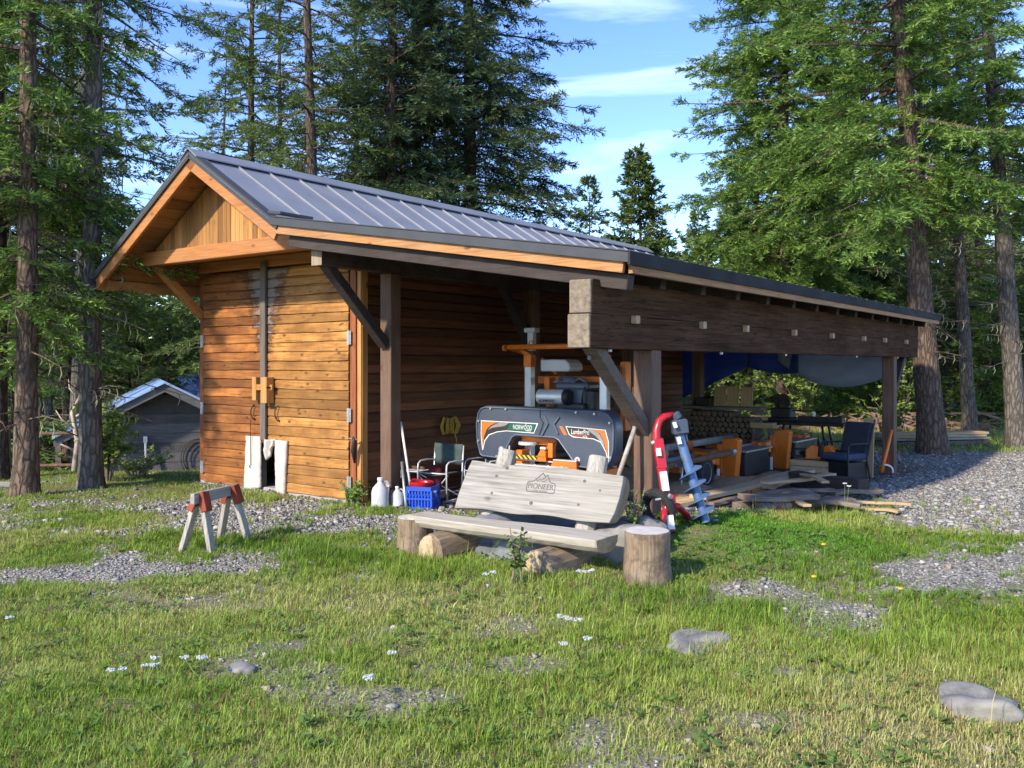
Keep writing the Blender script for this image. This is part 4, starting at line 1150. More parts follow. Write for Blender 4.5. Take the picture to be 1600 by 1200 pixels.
for (y, x) in ((5.2, .78), (2.95, .80), (7.1, .8), (2.4, -.3), (4.6, -.35)):
    m = MB(); m.bx(x - .16, x + .12, y - .08, y + .12, .26, .44); m.tube([(x, y - .1, .40), (x + .02, y - .14, .40)], .035, 8); obj('log_clamp', m, MT['orange'], mill, .008)
m = MB(); m.tube([(.98, 1.25, .38), (.98, 3.45, .40)], .045, 9, jit=.05, rng=rg); obj('clamp_shaft', m, MT['rust'], mill)
m = MB(); m.tube([(.98, 3.45, .40), (.98, 3.56, .40)], .055, 10); obj('shaft_cap', m, MT['galv'], mill)
m = MB(); m.tube([(1.0, 1.7, .36), (1.05, 1.66, .34), (1.07, 1.6, .12), (1.03, 1.62, .05)], .016, 6); obj('crank', m, MT['galv'], mill, smooth=True)
for (y, x) in ((2.62, .90), (2.62, -.62)):
    Mw = Matrix.Translation((x, y, .17)) @ Euler((0, R(90), 0)).to_matrix().to_4x4()
    m = MB(); m.lathe([(.14, -.075), (.22, -.085), (.245, -.06), (.25, 0), (.245, .06), (.22, .085), (.14, .075)], 28, Mw); ty = obj('tyre', m, MT['rubber'], mill, auto=30)
    m = MB(); m.lathe([(.02, .06), (.05, .06), (.055, .045), (.115, .035), (.13, .07), (.148, .078), (.150, .05), (.13, -.05)], 24, Mw); rm = obj('rim', m, MT['galv'], ty, auto=30)
    m = MB()
    for k in range(5):
        a_ = k * 1.2566; m.tube([Mw @ Vector((.04 * math.cos(a_), .04 * math.sin(a_), .05)), Mw @ Vector((.04 * math.cos(a_), .04 * math.sin(a_), .075))], .009, 6)
        m.tube([Mw @ Vector((.09 * math.cos(a_), .09 * math.sin(a_), .036)), Mw @ Vector((.09 * math.cos(a_), .09 * math.sin(a_), .046))], .017, 8)
    obj('wheel_nuts', m, MT['iron'], rm)
m = MB(); m.tube([(1.0, -.25, .33), (1.12, -.32, .28), (1.22, -.28, .20)], [.075, .07, .06], 12); obj('dust_chute', m, MT['black'], mill, smooth=True)

# ------------------------------------------------------------------ post-hole digger leaning at the outer post
def wp(px, py, Y): return Vector(((px - 800) / F * Y, Y, H - (py - HOR) / F * Y))
dx_, dy_ = (1046 - 800) / F * 8.05, 8.05
dig = thing('post_hole_digger', 'red tube frame with hanging blue auger leaning at the outer lean-to post', 'post hole digger', (dx_, dy_, gz(dx_, dy_)))
base = Vector(dig.location)
def lp(px, py, Y): return wp(px, py, Y) - base
m = MB(); m.tube([lp(1030.5, 728, 8.22), lp(1026, 690, 8.28), lp(1026, 672, 8.30), lp(1030, 658, 8.32), lp(1038, 651, 8.34), lp(1052, 648, 8.36)], [.036, .036, .036, .036, .034, .03], 12); obj('boom', m, MT['red'], dig, smooth=True)
m = MB(); m.beam(lp(1028, 686, 8.27), lp(1034, 733, 8.21), .095, .085, (1, 0, 0)); obj('boom_sleeve', m, MT['red'], dig, .006)
m = MB(); m.beam(lp(1033, 730, 8.21), lp(1048, 832, 8.02), .072, .072, (1, 0, 0)); lower = obj('boom_arm', m, MT['red'], dig, .006)
m = MB(); m.beam(lp(1035.5, 738, 8.155), lp(1040, 768, 8.10), .077, .06, (1, 0, 0)); m.beam(lp(1041, 778, 8.08), lp(1044, 797, 8.045), .077, .06, (1, 0, 0)); m.beam(lp(1045.5, 806, 8.03), lp(1048.5, 828, 7.99), .077, .06, (1, 0, 0)); obj('reflective_sticker', m, MT['print_white'], lower)
m = MB(); m.beam(lp(1028.2, 701, 8.20), lp(1029.6, 713, 8.18), .05, .04, (1, 0, 0)); obj('decal', m, MT['print_white'], dig)
m = MB(); m.tube([lp(1047, 790, 8.12), lp(1060, 792, 8.25), lp(1072, 803, 8.38), lp(1083, 830, 8.50)], [.034] * 4, 10); m.tube([lp(1047, 790, 8.12), lp(1038, 800, 8.0), lp(1035, 830, 7.92)], [.03] * 3, 10); m.beam(lp(1047, 772, 8.14), lp(1050, 800, 8.14), .06, .08, (1, 0, 0)); obj('yoke', m, MT['red'], dig, smooth=True)
m = MB(); m.tube([lp(1024, 781, 8.05), lp(1036, 779, 8.05)], .012, 8); m.tube([lp(1046, 775, 8.0), lp(1049, 776, 7.98)], .022, 8); m.tube([lp(1018, 693, 8.26), lp(1024, 690, 8.26)], .022, 8); obj('pins', m, MT['galv'], dig)
m = MB(); m.beam(lp(1060, 655, 8.36), lp(1063, 678, 8.36), .15, .14, (1, 0, 0)); m.tube([lp(1054, 645, 8.36), lp(1060, 655, 8.36)], .045, 10); m.beam(lp(1067, 678, 8.42), lp(1070, 692, 8.42), .05, .07, (1, 0, 0)); gb_ = obj('gearbox', m, MT['navy'], dig, .012)
m = MB(); m.beam(lp(1053, 660, 8.27), lp(1056, 668, 8.27), .05, .03, (1, 0, 0)); obj('decal', m, MT['print_white'], gb_)
A0, A1 = lp(1061, 680, 8.36), lp(1103, 816, 8.24)
m = MB(); m.tube([A0, A0.lerp(A1, .5), A1], [.042, .045, .04], 12)
ax = (A1 - A0).normalized(); e1 = ax.orthogonal().normalized(); e2 = ax.cross(e1); LA = (A1 - A0).length
V = []; Fc = []; N = 120
for i in range(N + 1):
    q = i / N; s = lerp(.28, .99, q) * LA; a = q * 2 * math.pi * 4.6 + .4
    d = e1 * math.cos(a) + e2 * math.sin(a); ro = .115
    V += [A0 + ax * s + d * .03, A0 + ax * (s + .02) + d * ro, A0 + ax * (s + .026) + d * ro, A0 + ax * (s + .006) + d * .03]
for i in range(N):
    for k in range(4): k2 = (k + 1) % 4; Fc.append((i * 4 + k, i * 4 + k2, i * 4 + 4 + k2, i * 4 + 4 + k))
m.add(V, Fc); au = obj('auger', m, MT['auger'], dig, auto=40)
m = MB(); m.beam(lp(1059.5, 683, 8.305), lp(1062.5, 694, 8.295), .05, .03, (1, 0, 0)); obj('decal', m, MT['print_white'], au)
# tyre beside it
m = MB(); Mw = Matrix.Translation((0, 0, .17)) @ Euler((0, R(80), 0)).to_matrix().to_4x4()
m.tube([Mw @ Vector((.15 * math.cos(a_ * .2618), .15 * math.sin(a_ * .2618), 0)) for a_ in range(26)], .045, 10)
x, y = (1028 - 800) / F * 8.15, 8.15; o = obj('small_tyre', m, MT['rubber'], None, auto=30); tag(o, 'small black tyre standing between the outer post and the red boom', 'tyre', None, (x, y, gz(x, y)), R(40))

# ------------------------------------------------------------------ camp chairs
def camp_chair(lb, loc, rz, table=True):
    t = thing('camp_chair', lb, 'chair', loc, rz, 'folding camp chairs')
    fr = MB(); wd = .25
    for s in (-1, 1):
        x = s * wd
        fr.tube([(x, .20, .78), (x, .17, .42), (x, .15, .02)], .012, 7)
        fr.tube([(x, .18, .56), (x, .0, .57), (x, -.17, .565), (x, -.225, .53), (x, -.235, .45), (x, -.22, .02)], .012, 7)
        fr.tube([(x, .19, .02), (x, -.24, .02)], .011, 6)
    fr.tube([(-wd, -.2, .38), (wd, .14, .04)], .010, 6); fr.tube([(wd, -.2, .38), (-wd, .14, .04)], .010, 6)
    fr.tube([(-wd, -.22, .40), (wd, -.22, .40)], .011, 6)
    obj('frame', fr, MT['alu'], t, smooth=True)
    sb = MB(); sheet(sb, lambda a, b: (lerp(-wd, wd, a), lerp(.17, -.23, b) , .41 - .03 * math.sin(a * math.pi)), 8, 4, .0); obj('seat', sb, MT['canvas'], t, smooth=True).modifiers.new('thickness', 'SOLIDIFY').thickness = .012
    sb = MB(); sheet(sb, lambda a, b: (lerp(-wd, wd, a), .19 + .035 * math.sin(a * math.pi), lerp(.80, .50, b) - .01 * math.sin(a * math.pi)), 8, 4, .012); obj('backrest', sb, MT['canvas'], t, smooth=True)
    if table:
        tb = MB(); tb.bx(-.62, -.27, -.22, .10, .395, .41); obj('side_table', tb, MT['grey'], t, .006)
        tb = MB(); tb.bx(-.61, -.58, -.2, -.1, .30, .40); tb.tube([(-.45, -.05, .40), (-.25, -.02, .2)], .009, 6); obj('table_bracket', tb, MT['alu'], t)
    return t
q = W(.62, .80); camp_chair('green camp chair with a fold-out side table by the shed wall', (q.x, q.y, 0), BR + R(6)).scale = (.88, .88, .88)
q = W(1.02, 1.25); camp_chair('second green camp chair half hidden behind the bench backrest', (q.x, q.y, 0), BR - R(10), False).scale = (.88, .88, .88)
q = W(.62 - .39, .78); m = MB(); m.tube([(-.08, 0, .018), (.02, .03, .02), (.1, .0, .018)], .018, 7); m.box((-.1, .02, .02), (.08, .05, .04)); o = obj('hand_tool', m, MT['rust']); tag(o, 'rusty hand tool lying on the side table of the camp chair', 'tool', None, (q.x, q.y, .362), BR)
# ------------------------------------------------------------------ milk crate with red cloth
cp = wp(661, 797, 10.9); cz = gz(cp.x, cp.y)
cr = thing('milk_crate', 'bright blue plastic milk crate on the gravel by the inner post', 'crate', (cp.x, cp.y, cz), R(-14))
hx, hy, hh = .155, .155, .27
m = MB()
for s in (-1, 1):
    for (z0, z1) in ((0, .03), (.115, .135), (hh - .05, hh)):
        m.bx(-hx, hx, s * hy - .006, s * hy + .006, z0, z1); m.bx(s * hx - .006, s * hx + .006, -hy + .006, hy - .006, z0, z1)
    for k in range(9):
        x = lerp(-hx, hx, k / 8); w_ = .012 if k in (0, 8) else .006
        m.bx(x - w_, x + w_, s * hy - .0045, s * hy + .0045, .03, hh - .05)
        if 0 < k < 8: m.bx(s * hx - .0045, s * hx + .0045, x - w_, x + w_, .03, hh - .05)
    for k in range(8):
        xa = lerp(-hx, hx, k / 8); xb = lerp(-hx, hx, (k + 1) / 8); m.beam((xa, s * hy, .135), (xb, s * hy, .22), .007, .006, (0, 1, 0)); m.beam((s * hx, xa, .135), (s * hx, xb, .22), .007, .006, (1, 0, 0))
obj('crate_shell', m, MT['cobalt'], cr)
m = MB(); m.bx(-hx + .01, hx - .01, -hy + .01, hy - .01, .005, .02); m.bx(-hx + .015, hx - .015, -hy + .02, -hy + .03, .02, .2); obj('crate_floor', m, MT['cobalt'], cr)
m = MB(); m.lathe([(.12, 0), (.145, .03), (.15, .075), (.14, .08), (.13, .05), (.08, .03)], 18); m.tube([(-.14, 0, .07), (-.10, -.04, .11), (.05, -.05, .10), (.14, 0, .07)], .008, 6)
o = obj('red_basin', m, MT['red'], auto=40); tag(o, 'red basin resting on the blue milk crate', 'basin', None, (cp.x - .02, cp.y + .02, cz + .235), 0)
m = MB(); m.rock((.10, .12, .17), 5, rough=.12); o = obj('red_bag', m, MT['dark_red'], None, 0, True); q = W(.55, .75); tag(o, 'dark red bag slumped behind the blue milk crate', 'bag', None, (q.x, q.y, .28))
m = MB(); m.box((0, 0, .05), (.3, .25, .1)); o = obj('wood_block', m, MT['slab'], None, .01); tag(o, 'low wooden block under the dark red bag', 'block', None, (q.x, q.y, .03), BR)
# jugs
def jug(px, Y, s, lb, tilt):
    x, y, z = at(px, Y)
    t = thing('plastic_jug', lb, 'jug', (x, y, z), R(20), 'plastic jugs by the inner post', (R(tilt), 0, R(20)))
    m = MB(); m.lathe([(.07, 0), (.082, .012), (.082, .14), (.07, .18), (.03, .225), (.022, .24), (.022, .255)], 16); m.v = [(p[0] * s, p[1] * s, p[2] * s) for p in m.v]
    m.tube([(.06 * s, 0, .17 * s), (.085 * s, 0, .20 * s), (.06 * s, 0, .235 * s), (.02 * s, 0, .235 * s)], .012 * s, 7); obj('body', m, MT['jug'], t, auto=35)
    m = MB(); m.lathe([(.026 * s, .25 * s), (.026 * s, .275 * s)], 14); obj('cap', m, MT['white'], t)
jug(594, 10.75, 1.28, 'large milky plastic jug left of the inner post', 0); jug(622, 10.8, .9, 'smaller milky jug right of the inner post foot', -12)
# long things leaning at the inner post and the wall
def stick(name, a, b, r, mat, lb, cat, n=8, flat=None):
    m = MB()
    if flat: m.beam(a, b, flat[0], flat[1], (1, 0, 0))
    else: m.tube([a, a.lerp(b, .5), b], r, n)
    o = obj(name, m, MT[mat], None, .002 if flat else 0, smooth=not flat); tag(o, lb, cat); return o
stick('grey_board', wp(645, 797, 10.85), wp(627, 705, 11.2), 0, 'flash', 'slate-grey board leaning against the inner post', 'board', flat=(.10, .025))
stick('steel_pipe', wp(635, 799, 10.7), wp(628, 722, 11.05), .018, 'galv', 'thin steel pipe leaning beside the slate-grey board', 'pipe')
stick('short_rod', wp(628, 799, 10.65), wp(621, 772, 10.95), .014, 'rust', 'short rusty rod leaning at the foot of the inner post', 'rod')
stick('white_pole', W(.33, .55, .1), W(.08, .62, .98), .016, 'white', 'white pole leaning on the wall behind the inner post', 'pole')
a = W(-.02, -.10, .50); b = W(-.02, -.14, .80)
m = MB(); m.tube([b + Vector((0, 0, .0)), b + Vector((.02, -.03, .03)), b + Vector((.03, -.03, -.02)), a.lerp(b, .5), a], [.008, .010, .022, .035, .012], 8); o = obj('hanging_strap', m, MT['black'], None, 0, True); tag(o, 'black strap hanging from a nail at the right door jamb', 'strap')
m = MB(); m.tube([b + Vector((-.05, .02, .01)), b + Vector((.06, -.03, .0))], .007, 6); o = obj('nail', m, MT['galv']); tag(o, 'steel nail in the jamb holding the black strap', 'nail')
m = MB(); q = Vector((.06, 1.57, .92)); rr = random.Random(3)
for k in range(13):
    a0 = rr.uniform(.1, 1.35) * rr.choice((-1, 1)); l = rr.uniform(.14, .24); sw = math.sin(a0)
    m.tube([q, q + Vector((.03, sw * l * .7, .02 + l * .25)), q + Vector((.04, sw * l * 1.1, -.04)), q + Vector((.03, sw * l * .8, -.15)), q + Vector((.02, sw * l * .3, -.12)), q], .015, 6)
m.tube([q, q + Vector((.03, .10, -.12)), q + Vector((.03, .16, -.24)), q + Vector((.03, .15, -.33))], .010, 6)
o = obj('rope_coil', m, MT['rope'], None, 0, True); tag(o, 'yellow rope coil hung on the stained side wall', 'rope', None, (CX, CY, 0), BR)
m = MB(); m.box((0, 0, 0), (.16, .10, .03)); o = obj('lamp_box', m, MT['white'], None, .006); q = W(.9, 1.3, 3.02); tag(o, 'small white box fixed under the lean-to ceiling', 'light fitting', None, q, BR)
# pipes on a trestle behind the bench
rr = random.Random(5)
pm_ = MB(); pm_.tube([(0, 0, 0), (0, 2.2, 0)], .045, 12, cap=False); pm_.tube([(0, .0, 0), (0, .02, 0)], .036, 12); pme = pm_
first = None
for k in range(7):
    row, i_ = (0, k) if k < 4 else (1, k - 4)
    q = W(.92 + .095 * i_ + .048 * row, 2.1, .36 + .083 * row)
    if first is None: first = obj('rusty_pipe', pme, MT['rust'], None, 0, auto=40); o = first
    else: o = first.copy(); COL.objects.link(o)
    tag(o, 'rusty steel pipe in the bundle behind the camp chairs', 'pipe', 'rusty pipes behind the chairs', (q.x, q.y, q.z), BR)
tr = MB(); tr.bx(-.3, .3, -.1, .1, 0, .31); tr.bx(-.3, .3, 1.6, 1.8, 0, .31); o = obj('pipe_trestle', tr, MT['slab'], None, .01); q = W(1.06, 2.2); tag(o, 'wooden blocks carrying the rusty pipe bundle', 'trestle', None, q, BR)
# pole, ochre log round behind bench near outer post
stick('wooden_pole', wp(966, 745, 8.35), wp(992, 668, 8.55), .022, 'greywood_z', 'grey wooden tool handle leaning on the brace of the outer post', 'pole')
m = MB(); m.tube([(0, 0, 0), (0, .7, 0)], .15, 14, jit=.03, rng=rg); o = obj('saw_log', m, MT['debark'], None, .01); q = W(2.62, 2.2, .55); tag(o, 'ochre log lying beside the sawmill behind the brace', 'log', None, q, BR)
m = MB(); m.bx(-.2, .2, .05, .2, -.52, -.14); m.bx(-.2, .2, .45, .6, -.52, -.14); o = obj('log_bearer', m, MT['slab'], None, .01); tag(o, 'dark blocks under the ochre log', 'blocks', None, q, BR)
# ------------------------------------------------------------------ back of the lean-to : tarps, firewood, benches, saws
def tarp(name, mat, lb, t0, t1, ztop, zbot, nx, nz, belly, u=10.15):
    m = MB(); r_ = random.Random(len(lb))
    ph = [r_.uniform(0, 6) for _ in range(4)]
    def fn(a, b):
        t = lerp(t0, t1, a); z = lerp(ztop(a), zbot(a), b)
        y = u + belly * math.sin(a * math.pi) * b + .035 * math.sin(a * 9 + ph[0] + b * 2) * b + .02 * math.sin(a * 17 + b * 5 + ph[1])
        return (t, y, z)
    sheet(m, fn, nx, nz, .006); o = obj(name, m, MT[mat], None, 0, True); tag(o, lb, 'tarp', 'tarps at the back of the lean-to', (CX, CY, 0), BR)
tarp('tarpaulin', 'tarp', 'deep blue tarp hanging lowest beside the back corner of the shed', -.60, 1.0, lambda a: 3.0, lambda a: lerp(.95, 1.70, a ** .9), 24, 10, .05)
tarp('tarpaulin', 'tarp', 'short blue tarp bunched high between the two larger tarps', .92, 2.02, lambda a: 2.9, lambda a: 1.67 - .10 * math.sin(a * math.pi * .8) - .05 * a, 20, 8, .1, 10.10)
tarp('tarpaulin', 'tarp_grey', 'grey tarp sagging in a wide curve towards the far post', 1.60, 3.98, lambda a: 2.75, lambda a: 1.80 - .52 * math.sin((a ** .85) * math.pi * .90), 30, 10, .22, 10.06)
# firewood
rr = random.Random(9)
fw = MB(); fw.tube([(0, 0, 0), (0, .42, 0)], [.052, .055], 8, jit=.12, rng=rr); f0 = None
fe_ = MB(); fe_.tube([(0, -.004, 0), (0, .002, 0)], .047, 8)
k = 0
for row in range(8):
    for i_ in range(13 - (row > 6) * 4):
        q = W(.42 + .110 * i_ + .055 * (row % 2) + rr.uniform(-.008, .008), 8.3 + rr.uniform(-.04, .04), .04 + .055 + .098 * row)
        if f0 is None: f0 = obj('firewood_log', fw, MT['slab']); obj('cut_end', fe_, plain('brown_log_end', (.23, .16, .10), (.11, .075, .05), 14, .9, 0, .3), f0); o = f0
        else: o = copy_tree(f0)
        tag(o, 'round firewood log in the stack at the back of the lean-to', 'firewood', 'firewood logs in the stack', (q.x, q.y, q.z), BR + R(rr.uniform(-3, 3)))
def slabbox(name, lb, cat, t, u, z, d, mat, rz=0, bevel=.006, tilt=0):
    m = MB(); m.box((0, 0, d[2] / 2), d); o = obj(name, m, MT[mat], None, bevel); q = W(t, u, z); tag(o, lb, cat, None, q, BR + rz)
    if tilt: o.rotation_euler = (tilt, 0, BR + rz)
    return o
slabbox('stack_cover', 'dark board laid over the firewood stack', 'board', 1.12, 8.5, .87, (1.6, .5, .05), 'slab')
for i_, (t, lb) in enumerate(((.98, 'reddish upright board on the firewood stack, behind the dark box'), (1.25, 'middle one of the upright boards on the firewood stack'), (1.53, 'upright board on the firewood stack nearest the yellow trestle'))):
    slabbox('sawn_board', lb, 'board', t, 8.6, .92, (.23, .04, .38), 'lumber_z', R(4 * i_), .003, R(-7))
slabbox('tool_box', 'dark box standing on the firewood stack beside the boards', 'box', .72, 8.5, .92, (.30, .25, .17), 'iron', .1, .012)
# yellow trestle
q = W(1.98, 8.3)
t = thing('yellow_trestle', 'small yellow-topped trestle at the end of the firewood stack', 'trestle', (q.x, q.y, gz(q.x, q.y)), BR)
m = MB(); m.bx(-.22, .22, -.09, .09, .72, .82); obj('top_plank', m, MT['lumber'], t, .005)
for s in (-1, 1):
    for p in (-1, 1):
        m = MB(); m.beam((s * .14, p * .04, .73), (s * .20, p * .22, 0), .05, .06, (1, 0, 0)); obj('leg', m, MT['slab'], t, .004)
slabbox('block', 'wood block lying on the yellow trestle', 'block', 1.88, 8.3, .80, (.18, .1, .06), 'slab', .2)
# workbench with machine
q = W(2.62, 8.75); wz = gz(q.x, q.y)
t = thing('workbench', 'dark workbench on splayed legs behind the sawmill track', 'workbench', (q.x, q.y, wz), BR)
m = MB(); m.bx(-.75, .75, -.25, .25, .80, .86); obj('bench_top', m, MT['iron'], t, .006)
for s in (-1, 1):
    for p in (-1, 1):
        m = MB(); m.beam((s * .35, p * .18, .80), (s * .50, p * .24, 0), .035, .035, (1, 0, 0)); obj('leg', m, MT['iron'], t)
m = MB(); m.beam((-.44, -.21, .4), (.44, -.21, .4), .03, .03); obj('stretcher', m, MT['iron'], t)
q2 = W(2.20, 8.75)
t = thing('mitre_saw', 'black bench saw with long outstretched side rails on the dark workbench', 'mitre saw', (q2.x, q2.y, wz + .86), BR)
m = MB(); m.bx(-.24, .24, -.2, .2, 0, .07); m.bx(-.20, .18, -.15, .15, .06, .25); obj('saw_base', m, MT['black'], t, .02)
m = MB(); m.tube([(-.06, 0, .24), (-.04, .02, .34), (.06, .0, .40)], [.08, .09, .06], 12); m.tube([(-.02, -.05, .36), (-.02, .04, .36)], .15, 18); m.tube([(.0, 0, .42), (-.10, -.06, .50), (-.18, -.08, .44)], .025, 8); m.bx(-.24, -.12, -.06, .06, .34, .46); obj('saw_head', m, MT['iron'], t, .01)
m = MB(); m.tube([(-.80, .0, .22), (.95, .0, .19)], .014, 6); m.bx(.3, 1.1, -.1, .1, -.0, .10); obj('side_rail', m, MT['black'], t, .006)
slabbox('white_cup', 'tiny white container on the workbench rail', 'cup', 2.78, 8.7, wz + .965, (.05, .05, .09), 'white')
# chainsaws on a wooden box
q = W(3.45, 6.95); z0 = gz(q.x, q.y)
m = MB()
for i_ in range(3): m.bx(-.42, .42, -.2, .2, .03 + i_ * .10, .12 + i_ * .10)
m.bx(-.40, .40, -.18, .18, -.02, .3); o = obj('wooden_box', m, MT['lumber'], None, .004); tag(o, 'low wooden box under the orange chainsaws', 'box', None, (q.x, q.y, z0), BR)
def chainsaw(lb, dx, rz, s=1.0):
    w_ = W(3.45 + dx, 6.95, z0 + .33)
    t = thing('chainsaw', lb, 'chainsaw', w_, BR + rz, 'chainsaws on the box')
    m = MB(); m.prism([(-.05, 0), (.22, 0), (.24, .10), (.20, .21), (.05, .24), (-.05, .16)], -.08, .08); obj('body', m, MT['orange'], t, .02, seg=2)
    m = MB(); m.tube([(-.05, 0, .04), (-.22, 0, .03), (-.28, 0, .08), (-.22, 0, .15), (-.04, 0, .16)], .022, 8); m.tube([(.16, -.09, .05), (.17, -.10, .25), (.15, 0, .32), (.14, .1, .25), (.14, .09, .08)], .014, 8); obj('handle', m, MT['black'], t, smooth=True)
    m = MB(); m.prism([(.22, .03), (.60, .04), (.64, .075), (.60, .11), (.22, .12)], -.006, .006); obj('guide_bar', m, MT['iron'], t)
chainsaw('orange chainsaw pointing away from the dark chair', -.18, R(15)); chainsaw('orange chainsaw nearest the dark chair', .22, R(165))
# dark padded chair
q = W(3.88, 6.9); z0 = gz(q.x, q.y)
t = thing('patio_chair', 'dark padded garden chair beside the far post', 'chair', (q.x, q.y, z0), BR - R(24))
m = MB(); m.box((0, .27, .68), (.50, .07, .56), (R(-16), 0, 0)); obj('backrest', m, plain('navy_cushion', (.035, .042, .060), (.022, .028, .042), 7, .85, 0, .3), t, .03, seg=2)
m = MB(); m.box((0, -.02, .42), (.50, .52, .10)); obj('seat', m, plain('blue_seat_cushion', (.05, .075, .16), (.03, .045, .09), 7, .8, 0, .3), t, .03, seg=2)
m = MB()
for s in (-1, 1):
    m.tube([(s * .27, -.26, -.0), (s * .27, -.26, .60), (s * .27, -.2, .63), (s * .27, .2, .62)], .015, 7); m.tube([(s * .27, .36, 1.0), (s * .27, .17, .36), (s * .27, .26, 0)], .015, 7)
m.tube([(-.27, -.25, .36), (.27, -.25, .36)], .014, 6); m.bx(-.25, .25, -.23, .2, .05, .33); obj('frame', m, MT['black'], t)
# planks by the far post, orange bar, bent pipe
slabbox('upright_plank', 'yellow plank leaning upright behind the dark garden chair', 'plank', 3.95, 7.9, -.18, (.17, .05, 1.0), 'lumber_z', 0, .004, R(-6))
x, y = W(4.28, 8.1).x, W(4.28, 8.1).y
stick('orange_bar', wp(1378, 738, 14.4), wp(1393, 672, 14.7), .028, 'orange', 'orange bar leaning against the far post', 'bar')
m = MB(); A = wp(1382, 726, 14.2); m.tube([A + Vector((.13 * math.sin(a_ * .262), 0, .09 * math.cos(a_ * .262) - .09)) for a_ in range(7)] + [A + Vector((.13, 0, -.13))], .014, 8); o = obj('bent_pipe', m, MT['white'], None, 0, True); tag(o, 'white bent pipe at the foot of the orange bar', 'pipe')
# lumber lying on the ground by the lean-to
def plank(px0, py0, px1, py1, z, w_, h, mat, lb, name='plank', dz=0):
    Y0 = (H - z) * F / (py0 - HOR); Y1 = (H - z) * F / (py1 - HOR)
    a, b = wp(px0, py0, Y0), wp(px1, py1, Y1); a.z += dz
    m = MB(); c = (a + b) / 2; d = b - a; L = d.length; n = 8; d.normalize(); sd_ = d.cross(Vector((0, 0, 1))).normalized()
    r_ = random.Random(int(px0)); V = []; Fc = []
    for i in range(n + 1):
        p = -L / 2 + L * i / n; j = r_.uniform(-.012, .012) if mat == 'slab' else 0; zz = .012 * math.sin(i * .8 + px0)
        V += [(p, -w_ / 2 + j, -h / 2 + zz), (p, w_ / 2 + j, -h / 2 + zz), (p, w_ / 2 + j * .5, h / 2 + zz), (p, -w_ / 2 - j, h / 2 + zz)]
    for i in range(n):
        for k in range(4): k2 = (k + 1) % 4; Fc.append((i * 4 + k, i * 4 + 4 + k, i * 4 + 4 + k2, i * 4 + k2))
    Fc.append((0, 1, 2, 3)); Fc.append((n * 4 + 3, n * 4 + 2, n * 4 + 1, n * 4))
    m.add(V, Fc); o = obj(name, m, MT[mat], None, .004)
    tag(o, lb, 'plank' if name == 'plank' else name.replace('_', ' '), 'lumber lying along the lean-to', c)
    o.rotation_euler = Matrix(((d.x, -sd_.x, 0), (d.y, -sd_.y, 0), (0, 0, 1))).to_euler() if abs(d.z) < .02 else Matrix((d, -sd_, d.cross(-sd_))).transposed().to_euler()
    return o
plank(1090, 777, 1262, 736, .16, .22, .05, 'lumber', 'long sawn plank running from the auger along the sawmill')
plank(1100, 772, 1180, 765, .08, .20, .04, 'lumber', 'short plank beneath the long sawn plank')
plank(1168, 768, 1250, 748, .10, .14, .06, 'cedar_beam', 'orange-brown plank crossing behind the bark slabs')
plank(1200, 762, 1245, 745, .13, .16, .04, 'lumber', 'pale wane-edged offcut on the orange-brown plank')
plank(1160, 768, 1190, 748, .12, .14, .05, 'cedar_beam', 'short orange-brown offcut by the sawmill step')
plank(1240, 748, 1350, 762, .14, .24, .20, 'dark_x', 'squared dark timber in front of the garden chair', 'timber')
plank(1255, 740, 1290, 752, .26, .10, .03, 'lumber', 'narrow board lying across the squared dark timber')
plank(1158, 778, 1275, 776, .20, .22, .06, 'slab', 'grey-topped bark slab on the heap, uppermost')
plank(1150, 791, 1262, 786, .08, .20, .07, 'slab', 'dark bark slab at the bottom of the heap')
plank(1215, 786, 1330, 783, .10, .22, .07, 'slab', 'rough bark slab at the right end of the heap')
plank(1165, 775, 1200, 794, .12, .12, .05, 'slab', 'short bark piece slanting off the heap')
plank(1255, 782, 1345, 788, .13, .16, .05, 'slab', 'grey split slab reaching from the heap to the gravel')
plank(1290, 778, 1425, 790, .06, .07, .03, 'lumber', 'thin pale batten lying on the gravel edge')
plank(1335, 792, 1405, 800, .04, .09, .03, 'lumber', 'second shorter batten in the grass by the gravel')
plank(1060, 792, 1120, 788, .06, .18, .06, 'slab', 'bark slab beside the auger tip')
plank(1040, 782, 1100, 781, .07, .16, .05, 'lumber', 'pale offcut behind the auger')
plank(1180, 771, 1300, 764, .17, .12, .04, 'slab', 'brown board behind the uppermost bark slab')
plank(1110, 786, 1175, 776, .10, .10, .04, 'slab', 'thin bark strip between the auger and the slab heap')
plank(1225, 770, 1262, 790, .17, .09, .03, 'lumber', 'pale lath lying across the slab heap')
plank(1300, 770, 1375, 766, .10, .14, .05, 'slab', 'grey board in front of the squared dark timber')
plank(1195, 756, 1300, 742, .22, .14, .035, 'lumber', 'sawn board resting against the sawmill step')
x, y, z = at(1215, 10.35); m = MB(); m.tube([(-.12, 0, .07), (.14, .05, .07)], .085, 12, jit=.08, rng=rg); o = obj('short_log', m, MT['slab'], None, .006); tag(o, 'short round log in front of the bark slab heap', 'log', None, (x, y, z))
